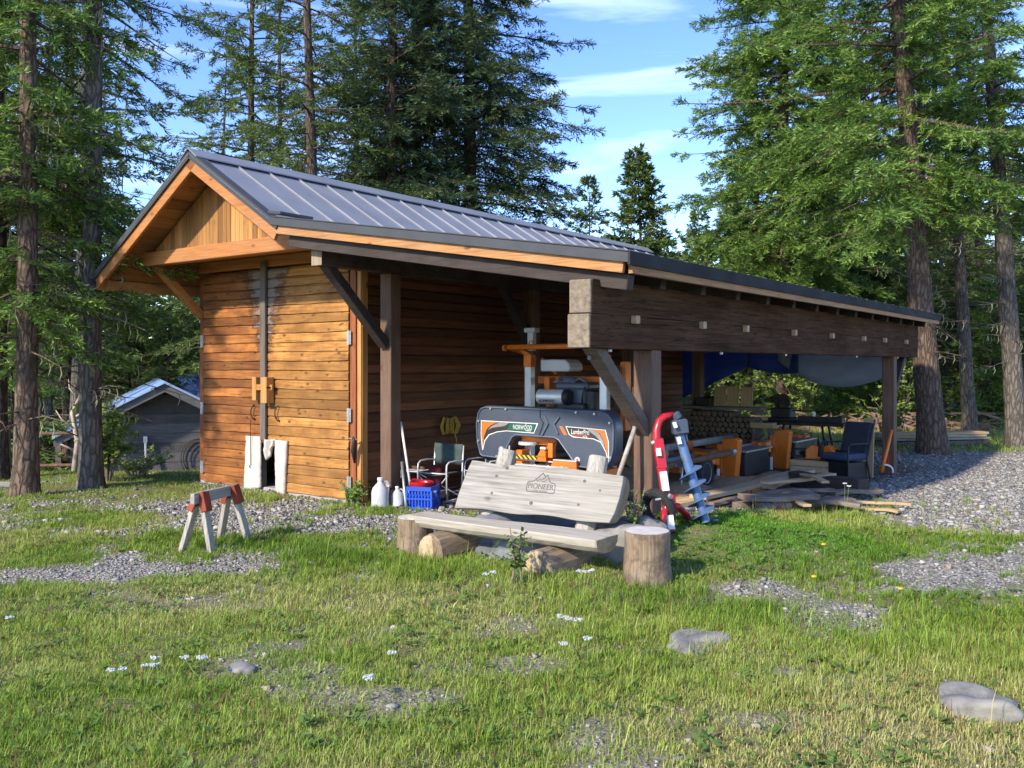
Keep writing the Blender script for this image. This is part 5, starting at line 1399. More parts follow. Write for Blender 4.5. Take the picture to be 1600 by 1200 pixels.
# sawdust under the mill
m = MB(); r2 = np.random.RandomState(4)
for (t, u, a_, b_, h_) in ((2.75, 3.2, .5, .8, .16), (3.0, 4.6, .5, .7, .14), (2.9, 6.3, .5, .7, .13), (2.2, 5.0, .8, 1.2, .08), (3.3, 3.4, .4, .5, .09)):
    n = 24; V = []; Fc = []; q = W(t, u); gzv = gz(q.x, q.y)
    for i in range(n + 1):
        for k in range(n + 1):
            X, Y_ = -1 + 2 * k / n, -1 + 2 * i / n; rr2 = math.hypot(X, Y_); hh_ = h_ * max(-.25, math.cos(min(rr2, 1.25) * 1.45)) + r2.uniform(-.008, .008)
            p = W(t + X * a_, u + Y_ * b_); V.append((p.x, p.y, gzv + hh_ - .02))
    for i in range(n):
        for k in range(n): a = i * (n + 1) + k; Fc.append((a, a + 1, a + n + 2, a + n + 1))
    m.add(V, Fc)
o = obj('sawdust', m, MT['sawdust'], None, 0, True); kind(o, 'stuff', 'pale sawdust heaped along the sawmill track')
# plank pile by the right trees
px_, py_ = (1512 - 800) / F * 20.2, 20.2; pz = gz(px_, py_)
for i_, (dz, lb, mt, off) in enumerate(((.06, 'grey bearer timber at the bottom of the plank pile by the right tree', 'greyboard', 0), (.155, 'weathered grey plank in the middle of the pile by the right tree', 'greywood', .05), (.215, 'yellow plank second from the top of the pile by the right tree', 'lumber', -.03), (.27, 'yellow plank topmost of the pile by the right tree', 'lumber', .02))):
    m = MB(); m.box((0, 0, 0), (2.6, .5, .05 if i_ else .10)); o = obj('stacked_plank', m, MT[mt], None, .004); tag(o, lb, 'plank', 'plank pile by the right tree', (px_ - .85 + off, py_, pz + dz), R(12))
# brush heap in the far clearing
m = MB(); r_ = random.Random(12)
for k in range(240):
    c = Vector((r_.gauss(10.2, 1.4), r_.gauss(24.5, .8), 0)); c.z = gz(c.x, c.y) + abs(r_.gauss(0, .22)); a_ = r_.uniform(0, 6.28); l = r_.uniform(.3, 1.1)
    d = Vector((math.cos(a_), math.sin(a_), r_.uniform(-.25, .35))) * l / 2; m.tube([c - d, c + d], r_.uniform(.012, .04), 4)
o = obj('brush_heap', m, plain('dead_brush', (.26, .17, .12), (.12, .08, .06), 3, .95)); kind(o, 'stuff', 'reddish heap of dead branches beyond the lean-to')
# ------------------------------------------------------------------ conifers
def grow(seed, Ht, r0, base, Rm, nb, tw=8.0, sl=.17, sw=.045, lean=(0, 0), droop=.22, thin=0.0, dead=14, gap=.25, el=(-.20, .60), wob=.12, prof=None, dens=1.0, lich=0, zmax=None, bias=None):
    """returns (trunk MB, foliage verts, foliage quads, lichen MB)"""
    tw *= 1.7; sl *= .80; sw *= .52; nb = int(nb * 1.25)
    rn = np.random.RandomState(seed); rr = random.Random(seed)
    ph = rn.uniform(0, 6.28, 4)
    def axis(z):
        f = z / Ht
        return np.array([lean[0] * f + wob * math.sin(f * 5 + ph[0]) * f, lean[1] * f + wob * math.sin(f * 4 + ph[1]) * f, z])
    def rad(z): return max(.012, r0 * (1 - z / Ht) ** .85 * (1 + .35 * math.exp(-max(z, 0) / .35)))
    tr = MB()
    zs = [-.4, 0, .15, .4, .9] + list(np.linspace(1.6, Ht, 18))
    tr.tube([axis(z) for z in zs], [rad(z) for z in zs], 12, True, .05, rr)
    li = MB()
    B0 = []; D0 = []; S0 = []; LN = []
    gold = 2.39996; a = rr.uniform(0, 6.28)
    if prof is None:
        prof = lambda f: (.72 + .28 * min(1, f / .18)) * (1 - max(0, f - .18) / .82) ** .85 + .04
    if zmax: hs = np.sort(np.concatenate([base + (zmax - base) * rn.uniform(0, 1, int(nb * .82)), zmax + (Ht * .985 - zmax) * rn.uniform(0, 1, int(nb * .18))]))
    else: hs = np.sort(base + (Ht * .985 - base) * rn.uniform(0, 1, nb))
    for z in hs:
        f = (z - base) / (Ht - base); a += gold + rr.uniform(-.5, .5)
        L = Rm * prof(f) * rr.uniform(.62, 1.12)
        if bias: L *= 1 - bias[2] * max(0, math.cos(a) * bias[0] + math.sin(a) * bias[1])
        if rr.random() < gap * .5: L *= rr.uniform(.3, .6)
        e = lerp(el[0], el[1], f ** 1.2) + rr.uniform(-.14, .14)
        vig = rr.uniform(.45, 1.15) if rr.random() > gap else rr.uniform(.12, .4)
        side = np.array([-math.sin(a), math.cos(a), 0]); out = np.array([math.cos(a), math.sin(a), 0])
        bend = rr.uniform(-.12, .12)
        P = []
        for s in np.linspace(0, 1, 7):
            P.append(axis(z) + out * (L * s * math.cos(e)) + side * (L * bend * s * s) + np.array([0, 0, L * (math.sin(e) * s - droop * s * s + droop * .62 * s ** 3.5)]))
        P = np.array(P)
        rb = .008 + .0095 * L
        tr.tube([tuple(p) for p in P], [rb * (1 - .85 * s) for s in np.linspace(0, 1, 7)], 4, False)
        # twigs
        nt = max(3, int(tw * L * vig * dens))
        ss = np.sort(rn.uniform(.16 + thin, 1.0, nt)); ss = np.append(ss, [.97, 1.0, 1.0])
        q = ss * 6; i0 = np.minimum(q.astype(int), 5); fr = (q - i0)[:, None]
        pos = P[i0] * (1 - fr) + P[i0 + 1] * fr
        tan = P[i0 + 1] - P[i0]; tan /= np.linalg.norm(tan, axis=1)[:, None] + 1e-6
        sg = np.where(rn.rand(len(ss)) < .5, -1, 1)[:, None]
        ang = rn.uniform(.45, 1.15, len(ss))[:, None]; ang[-3:] *= .25
        d = tan * np.cos(ang) + side * sg * np.sin(ang) + np.stack([rn.normal(0, .08, len(ss)), rn.normal(0, .08, len(ss)), rn.normal(-.14, .30, len(ss))], 1)
        d /= np.linalg.norm(d, axis=1)[:, None]
        tl = np.clip((.16 + .46 * (1 - ss) ** .8 * L * .55) * rn.uniform(.7, 1.3, len(ss)), .16, .95)
        for p_, d_, l_ in zip(pos, d, tl):
            n = max(5, int(l_ / (sl * .10)))
            u = (np.arange(n) + rn.uniform(.1, .9, n)) / n
            b = p_ + d_[None] * (u * l_)[:, None]; b[:, 2] -= .18 * l_ * u ** 2
            B0.append(b); D0.append(np.repeat(d_[None], n, 0)); S0.append(np.where(np.arange(n) % 2, 1, -1)); LN.append(np.full(n, 1.0) * (1 - .35 * u))
        if lich and rr.random() < lich:
            for _ in range(rr.randint(2, 5)):
                s = rr.uniform(.15, .8); k = int(s * 6); p = Vector(P[k]); l = rr.uniform(.08, .3)
                li.tube([p, p + Vector((rr.uniform(-.03, .03), rr.uniform(-.03, .03), -l * .5)), p + Vector((rr.uniform(-.05, .05), 0, -l))], [.006, .011, .002], 4, False)
    for k in range(dead):
        z = rr.uniform(base * .35, base * 1.25 + .4); a = rr.uniform(0, 6.28); L = rr.uniform(.4, 1.4) * min(1.3, Rm * .5)
        out = Vector((math.cos(a), math.sin(a), 0)); p = Vector(axis(z)); e = rr.uniform(-.3, .25)
        pts = [p, p + out * L * .5 + Vector((0, 0, e * L * .5)), p + out * L + Vector((rr.uniform(-.1, .1), 0, e * L - .08 * L))]
        tr.tube(pts, [.016, .011, .004], 4, False)
        for _ in range(3):
            s = rr.uniform(.3, .95); q = p.lerp(pts[2], s); a2 = a + rr.choice((-1, 1)) * rr.uniform(.5, 1.1); o2 = Vector((math.cos(a2), math.sin(a2), rr.uniform(-.3, .2)))
            tr.tube([q, q + o2 * L * .28], [.006, .003], 3, False)
            if lich: 
                l = rr.uniform(.06, .22); li.tube([q, q + Vector((.02, 0, -l * .5)), q + Vector((-.02, .01, -l))], [.005, .009, .002], 4, False)
    B = np.concatenate(B0); D = np.concatenate(D0); S = np.concatenate(S0)[:, None]; T = np.concatenate(LN)
    n = len(B)
    up = np.array([0, 0, 1.0])
    sdv = np.cross(D, up); sdv /= np.linalg.norm(sdv, axis=1)[:, None] + 1e-6
    dirn = D * rn.uniform(.55, .95, n)[:, None] + sdv * S * rn.uniform(.25, .85, n)[:, None] + np.stack([rn.normal(0, .16, n), rn.normal(0, .16, n), rn.normal(.0, .38, n)], 1)
    dirn /= np.linalg.norm(dirn, axis=1)[:, None]
    nrm = up[None] + rn.normal(0, .75, (n, 3)); wv = np.cross(dirn, nrm); wv /= np.linalg.norm(wv, axis=1)[:, None] + 1e-6
    l = (sl * rn.uniform(.6, 1.25, n) * (.6 + .4 * T))[:, None]; w_ = (sw * rn.uniform(.65, 1.3, n))[:, None] * .5
    mid = B + dirn * l * .5; mid[:, 2] -= .008
    V = np.stack([B, mid + wv * w_, B + dirn * l, mid - wv * w_], 1).reshape(-1, 3)
    Fq = np.arange(n * 4).reshape(n, 4)
    return tr, V, Fq, li

def tree(lb, x, y, args, barkm='bark', leafm='fir_mid', grp=None, nm='fir_tree', zoff=0):
    t = thing(nm, lb, 'tree', (x, y, gz(x, y) + zoff), 0, grp)
    tr, V, Fq, li = grow(**args)
    obj('trunk', tr, MT[barkm], t, auto=60)
    me = np_mesh('crown', V, Fq, None, MT[leafm]); link('crown', me, t)
    if li.v: kind(obj('lichen', li, MT['lichen'], t, smooth=True), 'stuff')
    return t
def pxx(px, Y): return (px - 800) / F * Y

# left group
tree('stout reddish-brown fir trunk left of the black cabin, second from the left edge', pxx(40, 11.9), 11.9, dict(seed=11, Ht=17, r0=.150, base=1.95, Rm=2.3, nb=105, tw=10, sl=.15, sw=.04, lean=(-.15, .3), lich=.25, zmax=9, bias=(.72, -.695, .55)), 'bark_warm', 'fir_sunlit')
tree('grey-barked fir in front of the black cabin with sparse lichen-hung limbs', pxx(142, 12.7), 12.7, dict(seed=24, Ht=18, r0=.150, base=2.5, Rm=2.2, nb=80, tw=7.5, sl=.14, sw=.036, gap=.42, lean=(-.05, .2), dead=26, lich=.6, thin=.12, zmax=9.5, droop=.16, bias=(.72, -.695, .55)), 'bark_grey', 'fir_mid')
tree('dark fir cut by the left edge of the view', pxx(-4, 13.6), 13.6, dict(seed=31, Ht=16, r0=.14, base=2.6, Rm=2.2, nb=60, tw=9, sl=.16, sw=.045, zmax=9), 'bark', 'fir_mid')
# trees behind the ridge
tree('fir left of the gable with loose drooping limbs above the roof', pxx(395, 24), 24, dict(seed=42, Ht=18, r0=.16, base=3.5, Rm=3.1, nb=110, tw=8, sl=.20, sw=.055, gap=.4, lich=.1, zmax=12.5), 'bark', 'fir_mid')
tree('slender bare-sided trunk rising behind the roof left of the paired trunks', pxx(493, 20), 20, dict(seed=47, Ht=18, r0=.165, base=4.6, Rm=2.1, nb=80, tw=6, sl=.18, sw=.045, gap=.5, thin=.15, dead=34, lean=(-.35, .2), zmax=11), 'bark', 'fir_mid')
tree('left trunk of the close pair of dark firs behind the roof', pxx(612, 22.5), 22.5, dict(seed=53, Ht=19, r0=.21, base=3.5, Rm=2.7, nb=120, tw=9, sl=.20, sw=.055, zmax=12, gap=.3, lean=(-.1, .2)), 'bark', 'fir_shaded')
tree('right trunk of the close pair of dark firs behind the roof', pxx(654, 23.5), 23.5, dict(seed=59, Ht=18, r0=.19, base=4.2, Rm=2.3, nb=90, tw=8, sl=.20, sw=.05, gap=.42, zmax=12, lean=(-.25, .1)), 'bark', 'fir_shaded')
tree('broad dark fir with long drooping boughs reaching over the ridge towards the open sky', pxx(733, 24), 24, dict(seed=66, Ht=22, r0=.24, base=3.2, Rm=3.6, nb=175, tw=9.5, sl=.22, sw=.055, gap=.2, droop=.30, zmax=12.5, lich=.05), 'bark', 'fir_shaded')
tree('thin upright fir behind the roof between the gable and the slender trunk', pxx(440, 31), 31, dict(seed=68, Ht=20, r0=.15, base=2.5, Rm=2.3, nb=95, tw=6, sl=.26, sw=.075, zmax=15), 'bark', 'fir_shaded')
tree('fir filling the gap between the paired trunks and the broad dark fir', pxx(560, 28), 28, dict(seed=71, Ht=17, r0=.15, base=2.5, Rm=2.6, nb=100, tw=6.5, sl=.25, sw=.07, zmax=13.5, gap=.35), 'bark', 'fir_mid')
# small firs in the gap of sky
tree('narrow open-branched young fir right of the broad dark fir', pxx(918, 40), 40, dict(seed=73, Ht=10.2, r0=.10, base=1.5, Rm=2.0, nb=85, tw=6.5, sl=.38, sw=.15, gap=.3), 'bark', 'fir_mid')
tree('pointed symmetrical fir standing alone against the open sky', pxx(1000, 38), 38, dict(seed=77, Ht=11.0, r0=.14, base=1.2, Rm=2.7, nb=170, tw=8, sl=.38, sw=.16, gap=.12), 'bark', 'fir_mid')
tree('small distant spruce beside the bright firs on the right', pxx(1088, 46), 46, dict(seed=79, Ht=9.6, r0=.10, base=1.2, Rm=1.6, nb=90, tw=6.5, sl=.40, sw=.17, gap=.2), 'bark', 'fir_mid')
tree('low rounded fir peeping over the lean-to roof below the pointed fir', pxx(1040, 34), 34, dict(seed=81, Ht=6.6, r0=.10, base=.8, Rm=1.6, nb=60, tw=6, sl=.26, sw=.08), 'bark', 'fir_sunlit')
# right group
tree('thick fir with leaning trunk right behind the far end of the lean-to', pxx(1458, 18.9), 18.9, dict(seed=88, Ht=19, r0=.27, base=4.9, Rm=4.1, nb=92, tw=10.5, sl=.18, sw=.05, lean=(-1.35, .3), gap=.42, dead=30, zmax=10, droop=.20, lich=.15, wob=.06, bias=(1, 0, .62)), 'bark_warm', 'fir_sunlit')
tree('thin grey fir between the two larger trunks on the right', pxx(1516, 22.5), 22.5, dict(seed=91, Ht=17, r0=.17, base=5.6, Rm=2.0, nb=65, tw=6, sl=.18, sw=.045, lean=(-1.1, 0), gap=.5, dead=40, zmax=11), 'bark_grey', 'fir_shaded')
tree('straight fir trunk beside the gravel at the right edge with one bright bough', pxx(1590, 20), 20, dict(seed=95, Ht=18, r0=.22, base=5.2, Rm=3.0, nb=78, tw=9.5, sl=.18, sw=.05, lean=(-1.25, 0), gap=.35, dead=40, zmax=10.5, lich=.1, wob=.05), 'bark_grey', 'fir_sunlit')
tree('dense bright green fir whose boughs edge the open sky above the lean-to', pxx(1225, 26), 26, dict(seed=101, Ht=24, r0=.24, base=3.0, Rm=3.1, nb=230, tw=10, sl=.20, sw=.058, gap=.15, droop=.26, zmax=14), 'bark', 'fir_sunlit')
tree('second bright fir behind the dense one on the right', pxx(1325, 30), 30, dict(seed=104, Ht=12.5, r0=.18, base=2.0, Rm=2.6, nb=140, tw=7.5, sl=.27, sw=.085, gap=.2), 'bark', 'fir_mid')
tree('deep green fir behind the leaning trunk on the right', pxx(1440, 33), 33, dict(seed=107, Ht=20, r0=.2, base=2.2, Rm=3.0, nb=130, tw=6.5, sl=.27, sw=.08, zmax=16), 'bark', 'fir_mid')
tree('fir at the right edge behind the straight trunk', pxx(1630, 27), 27, dict(seed=109, Ht=9.5, r0=.16, base=1.6, Rm=2.4, nb=110, tw=7, sl=.26, sw=.08), 'bark', 'fir_mid')
# saplings (green) : one kind copied
sap = tree('bushy young fir at the forest edge', 0, 0, dict(seed=120, Ht=4.6, r0=.05, base=.3, Rm=1.45, nb=75, tw=9, sl=.22, sw=.06, dead=0, gap=.15), 'bark', 'fir_sunlit', 'young firs at the forest edge', 'young_fir')
sap2 = tree('tall thin young fir at the forest edge', 0, 0, dict(seed=123, Ht=7.5, r0=.07, base=.6, Rm=1.35, nb=85, tw=7, sl=.24, sw=.065, dead=6, gap=.2), 'bark', 'fir_mid', 'young firs at the forest edge', 'young_fir')
spots = [(sap, 1545, 26.5, 1.0, 'bright young fir between the thin grey trunk and the straight trunk'), (sap, 1240, 30, .95, 'young fir seen under the wide grey tarp, nearer the firewood'), (sap, 1305, 28, .85, 'young fir seen under the wide grey tarp, nearer the far post'),
         (sap2, 1415, 27, .9, 'thin young fir just behind the far post of the lean-to'), (sap2, 1195, 33, 1.0, 'thin young fir seen above the upright boards on the firewood'), (sap, 1360, 31, 1.15, 'broad young fir seen past the dark garden chair'),
         (sap2, 1500, 30, 1.05, 'thin young fir behind the plank pile'), (sap, 1590, 31, 1.25, 'broad bright young fir behind the straight trunk at the right edge'), (sap, 1150, 38, 1.2, 'young fir beyond the back corner of the shed'), (sap2, 1275, 36, 1.1, 'tall young fir far behind the workbench'),
         (sap2, 262, 27, .9, 'thin young fir behind the ridge of the black cabin'), (sap, 205, 31, 1.3, 'broad young fir behind the roof of the black cabin'), (sap, 305, 33, 1.5, 'young fir beside the left shed corner above the blue roof'), (sap, 15, 21, 1.1, 'broad young fir low at the left edge')]
for i_, (src, px, Y, s, lb) in enumerate(spots):
    o = src if i_ in (0, 3) else copy_tree(src)
    x = pxx(px, Y); o.location = (x, Y, gz(x, Y) - .05); o.scale = (s, s, s * (1 + .06 * (i_ % 3 - 1))); o.rotation_euler = (0, 0, i_ * 2.1); o['label'] = lb; o['group'] = 'young firs at the forest edge'
# middle-distance trunks, copied from two kinds
tk = tree('mid-distance fir trunk', 0, 0, dict(seed=131, Ht=17, r0=.15, base=3.6, Rm=2.1, nb=80, tw=6, sl=.23, sw=.065, gap=.3, dead=30, zmax=12), 'bark_grey', 'fir_mid', 'slim firs among the trees', 'slim_fir')
tk2 = tree('mid-distance fir trunk', 0, 0, dict(seed=137, Ht=20, r0=.18, base=2.8, Rm=2.6, nb=105, tw=6, sl=.26, sw=.075, gap=.25, dead=20, zmax=14), 'bark', 'fir_mid', 'slim firs among the trees', 'slim_fir')
mids = [(tk, 72, 26.5, 'slim trunk just right of the stout reddish trunk'), (tk2, 106, 28, 'slim leaning trunk close left of the lichen-hung fir'), (tk, 112, 24, 'thin trunk behind the slim leaning one on the left'),
        (tk2, 12, 25, 'dark fir deep behind the left edge'), (tk, 60, 30, 'distant fir seen past the stout reddish trunk'), (tk2, 345, 38, 'dark fir behind the apex of the gable'),
        (tk, 1283, 40, 'slim trunk seen through the lean-to below the grey tarp'), (tk2, 1540, 36, 'dark fir behind the straight trunk on the right'), (tk, 1480, 40, 'distant fir between the right trunks'), (tk2, 1375, 42, 'distant fir above the far end of the lean-to'), (tk, 1640, 34, 'slim fir beyond the right edge trunk'), (tk2, 1180, 44, 'distant dark fir left of the bright firs')]
for i_, (src, px, Y, lb) in enumerate(mids):
    o = src if i_ in (0, 1) else copy_tree(src)
    x = pxx(px, Y); o.location = (x, Y, gz(x, Y) - .1); o.rotation_euler = (R(2) * math.sin(i_ * 3), R(2.5) * math.cos(i_ * 5), i_ * 1.7); s = .9 + .2 * ((i_ * 7) % 5) / 5; o.scale = (s, s, s); o['label'] = lb
# the far forest as one mass
Vs = []; Fs = []; tv = MB(); nv = 0; rr = random.Random(77)
vars_ = [grow(seed=200 + k, Ht=1.0 * h_, r0=.15, base=1.0, Rm=r_, nb=58, tw=2.6, sl=.55, sw=.26, dead=0, gap=.2) for k, (h_, r_) in enumerate(((14, 2.4), (11, 2.2), (16, 2.6), (8, 2.0)))]
def put_far(px, Y, k, s):
    global nv
    tr, V, Fq, li = vars_[k]; x = pxx(px, Y); z = gz(x, Y); a = rr.uniform(0, 6.28); ca, sa = math.cos(a) * s, math.sin(a) * s
    W_ = np.stack([V[:, 0] * ca - V[:, 1] * sa + x, V[:, 0] * sa + V[:, 1] * ca + Y, V[:, 2] * s + z], 1)
    Vs.append(W_); Fs.append(Fq + nv); nv += len(V)
    tv.tube([(x, Y, z - .5), (x, Y, z + 6 * s)], [.17 * s, .10 * s], 6)
for k in range(40): put_far(rr.uniform(-250, 330), rr.uniform(38, 66), 1, rr.uniform(.55, .95))
for k in range(30): put_far(rr.uniform(-200, 330), rr.uniform(30, 50), 3, rr.uniform(.5, .9))
for k in range(70): put_far(rr.uniform(1120, 1850), rr.uniform(42, 75), rr.choice((0, 1, 1)), rr.uniform(.6, .95))
for k in range(60): put_far(rr.uniform(1050, 1800), rr.uniform(36, 62), 3, rr.uniform(.45, .95))
for k in range(40): put_far(rr.uniform(820, 1150), rr.uniform(48, 80), 3, rr.uniform(.5, .8))
for k in range(24): put_far(rr.uniform(330, 860), rr.uniform(42, 70), 1, rr.uniform(.6, .75))
me = np_mesh('far_forest', np.concatenate(Vs), np.concatenate(Fs), None, MT['forest']); ff_ = link('far_forest', me); kind(ff_, 'stuff', 'far mass of firs closing the clearing on both sides')
fo = obj('far_trunks', tv, MT['bark_grey'], ff_); fo['kind'] = 'stuff'

# ------------------------------------------------------------------ leafy shrubs
def shrub(nm, lb, x, y, h, r, n, seed, leaf=.05, mat='shrub', stems=9, grp=None):
    rn = np.random.RandomState(seed); rr = random.Random(seed)
    t = thing(nm, lb, 'shrub' if 'shrub' in nm else 'plant', (x, y, gz(x, y)), 0, grp); st = MB(); C_ = []
    for k in range(stems):
        a = rr.uniform(0, 6.28); q = rr.uniform(.2, 1) * r; hh = h * rr.uniform(.55, 1.0)
        P = [Vector((0.05 * math.cos(a), .05 * math.sin(a), -.05)), Vector((q * .35 * math.cos(a), q * .35 * math.sin(a), hh * .5)), Vector((q * math.cos(a), q * math.sin(a), hh))]
        st.tube(P, [.012, .008, .003], 5, False)
        for s in range(6):
            b = P[1].lerp(P[2], rr.uniform(-.4, 1)); a2 = rr.uniform(0, 6.28); l = rr.uniform(.1, .35) * h * .4
            e = b + Vector((math.cos(a2) * l, math.sin(a2) * l, l * rr.uniform(0, .7))); st.tube([b, e], [.005, .002], 3, False); C_.append((b, e))
    B = []
    for i in range(n):
        b, e = rr.choice(C_); p = b.lerp(e, rr.uniform(.1, 1.1)); B.append((p.x + rr.gauss(0, .02), p.y + rr.gauss(0, .02), p.z + rr.gauss(0, .02)))
    B = np.array(B); d = rn.normal(size=(n, 3)); d[:, 2] *= .5; d /= np.linalg.norm(d, axis=1)[:, None]; nr = rn.normal(size=(n, 3)) * .6 + [0, 0, 1]
    wv = np.cross(d, nr); wv /= np.linalg.norm(wv, axis=1)[:, None]; l = (leaf * rn.uniform(.6, 1.3, n))[:, None]
    V = np.stack([B, B + d * l * .5 + wv * l * .36, B + d * l, B + d * l * .5 - wv * l * .36], 1).reshape(-1, 3)
    obj('stems', st, MT['deadtwig'], t); link('leaves', np_mesh('leaves', V, np.arange(n * 4).reshape(n, 4), None, MT[mat]), t); return t
shrub('leafy_shrub', 'leafy green shrub in front of the black cabin beside the lichen-hung fir', pxx(165, 13.3), 13.3, 1.25, .50, 2000, 5, .075, stems=14)
shrub('leafy_shrub', 'pale leafy shrub beside the far post of the lean-to', pxx(1402, 21), 21, 1.9, .7, 2000, 6, .085, 'shrub', 12)
shrub('leafy_shrub', 'broad shrub seen under the grey tarp behind the workbench', pxx(1255, 25), 25, 2.3, 1.6, 2600, 8, .11, 'shrub', 16)
shrub('leafy_shrub', 'low shrub seen behind the firewood between the blue tarp and the boards', pxx(1150, 26), 26, 2.2, 1.3, 2000, 10, .11, 'shrub', 14)
shrub('tall_weed', 'tall thistle-like weed growing in front of the bench seat', pxx(808, 6.8), 6.8, .42, .13, 240, 15, .04, 'fir_mid', 6)
shrub('tall_weed', 'dry weed stalks growing at the foot of the outer post', pxx(990, 7.6), 7.6, .55, .16, 300, 17, .03, 'shrub', 8)
shrub('tall_weed', 'green weed tuft at the right door jamb', pxx(548, 10.9), 10.9, .30, .22, 420, 18, .05, 'fir_sunlit', 9)
shrub('tall_weed', 'low weeds growing along the foot of the black cabin', pxx(215, 13.9), 13.9, .45, .8, 900, 19, .05, 'shrub', 18)
# yarrow in flower
def yarrow(px, Y, h, lb, k):
    x, y, z = at(px, Y); t = thing('yarrow', lb, 'flower', (x, y, z), k * .7, 'white yarrow in the grass'); rr = random.Random(k)
    st = MB()
    for s in range(rr.randint(1, 3)):
        fl = MB()
        a = rr.uniform(0, 6.28); top = Vector((.05 * math.cos(a) * s, .05 * math.sin(a) * s, h * rr.uniform(.8, 1.0))); st.tube([(0, 0, 0), top * .5 + Vector((.01, 0, 0)), top], [.003, .0025, .002], 4, False)
        for q in range(22):
            b = rr.uniform(0, 6.28); d = .024 * math.sqrt(rr.random()); fl.box(top + Vector((d * math.cos(b), d * math.sin(b), rr.uniform(-.006, .004))), (.008, .008, .005), (rr.uniform(-.4, .4), rr.uniform(-.4, .4), b))
        obj('flower_head', fl, MT['jug'], t)
    obj('stem', st, MT['shrub'], t)
ys = [(888, 5.35, .20, 'yarrow left of centre in the little group below the bench'), (903, 5.30, .19, 'yarrow at the right of the little group below the bench'), (918, 5.05, .18, 'lowest yarrow of the little group below the bench'), (880, 5.0, .18, 'leftmost yarrow of the little group below the bench'),
      (15, 5.6, .17, 'yarrow in the grass at the left edge'), (318, 4.85, .15, 'yarrow in the grass left of centre foreground'), (228, 4.75, .14, 'yarrow between the left edge and the bare patch'), (578, 4.55, .14, 'yarrow right of the bare patch in the foreground'), (612, 4.95, .14, 'yarrow above the bare patch in the foreground'), 
      (770, 6.3, .27, 'yarrow in the long grass before the bench'), (905, 6.2, .28, 'tall yarrow before the right bearer log'), (1320, 9.6, .42, 'tall yarrow by the gravel near the bark slab heap'), (175, 4.7, .13, 'small yarrow near the left foreground')]
for k, (px, Y, h, lb) in enumerate(ys): yarrow(px, Y, h, lb, k)
for k, (px, Y, lb) in enumerate(((1287, 7.45, 'yellow dandelion nearer the clover'), (1272, 6.6, 'yellow dandelion nearer the gravel patch'), (1407, 6.35, 'yellow dandelion at the edge of the gravel drive'))):
    x, y, z = at(px, Y); t = thing('dandelion', lb, 'flower', (x, y, z), 0, 'dandelions'); m = MB(); m.tube([(0, 0, 0), (.01, 0, .10)], .003, 4); obj('stem', m, MT['shrub'], t)
    m = MB(); m.lathe([(.004, .095), (.02, .105), (.018, .115), (.004, .118)], 10); obj('flower_head', m, MT['yellow'], t)

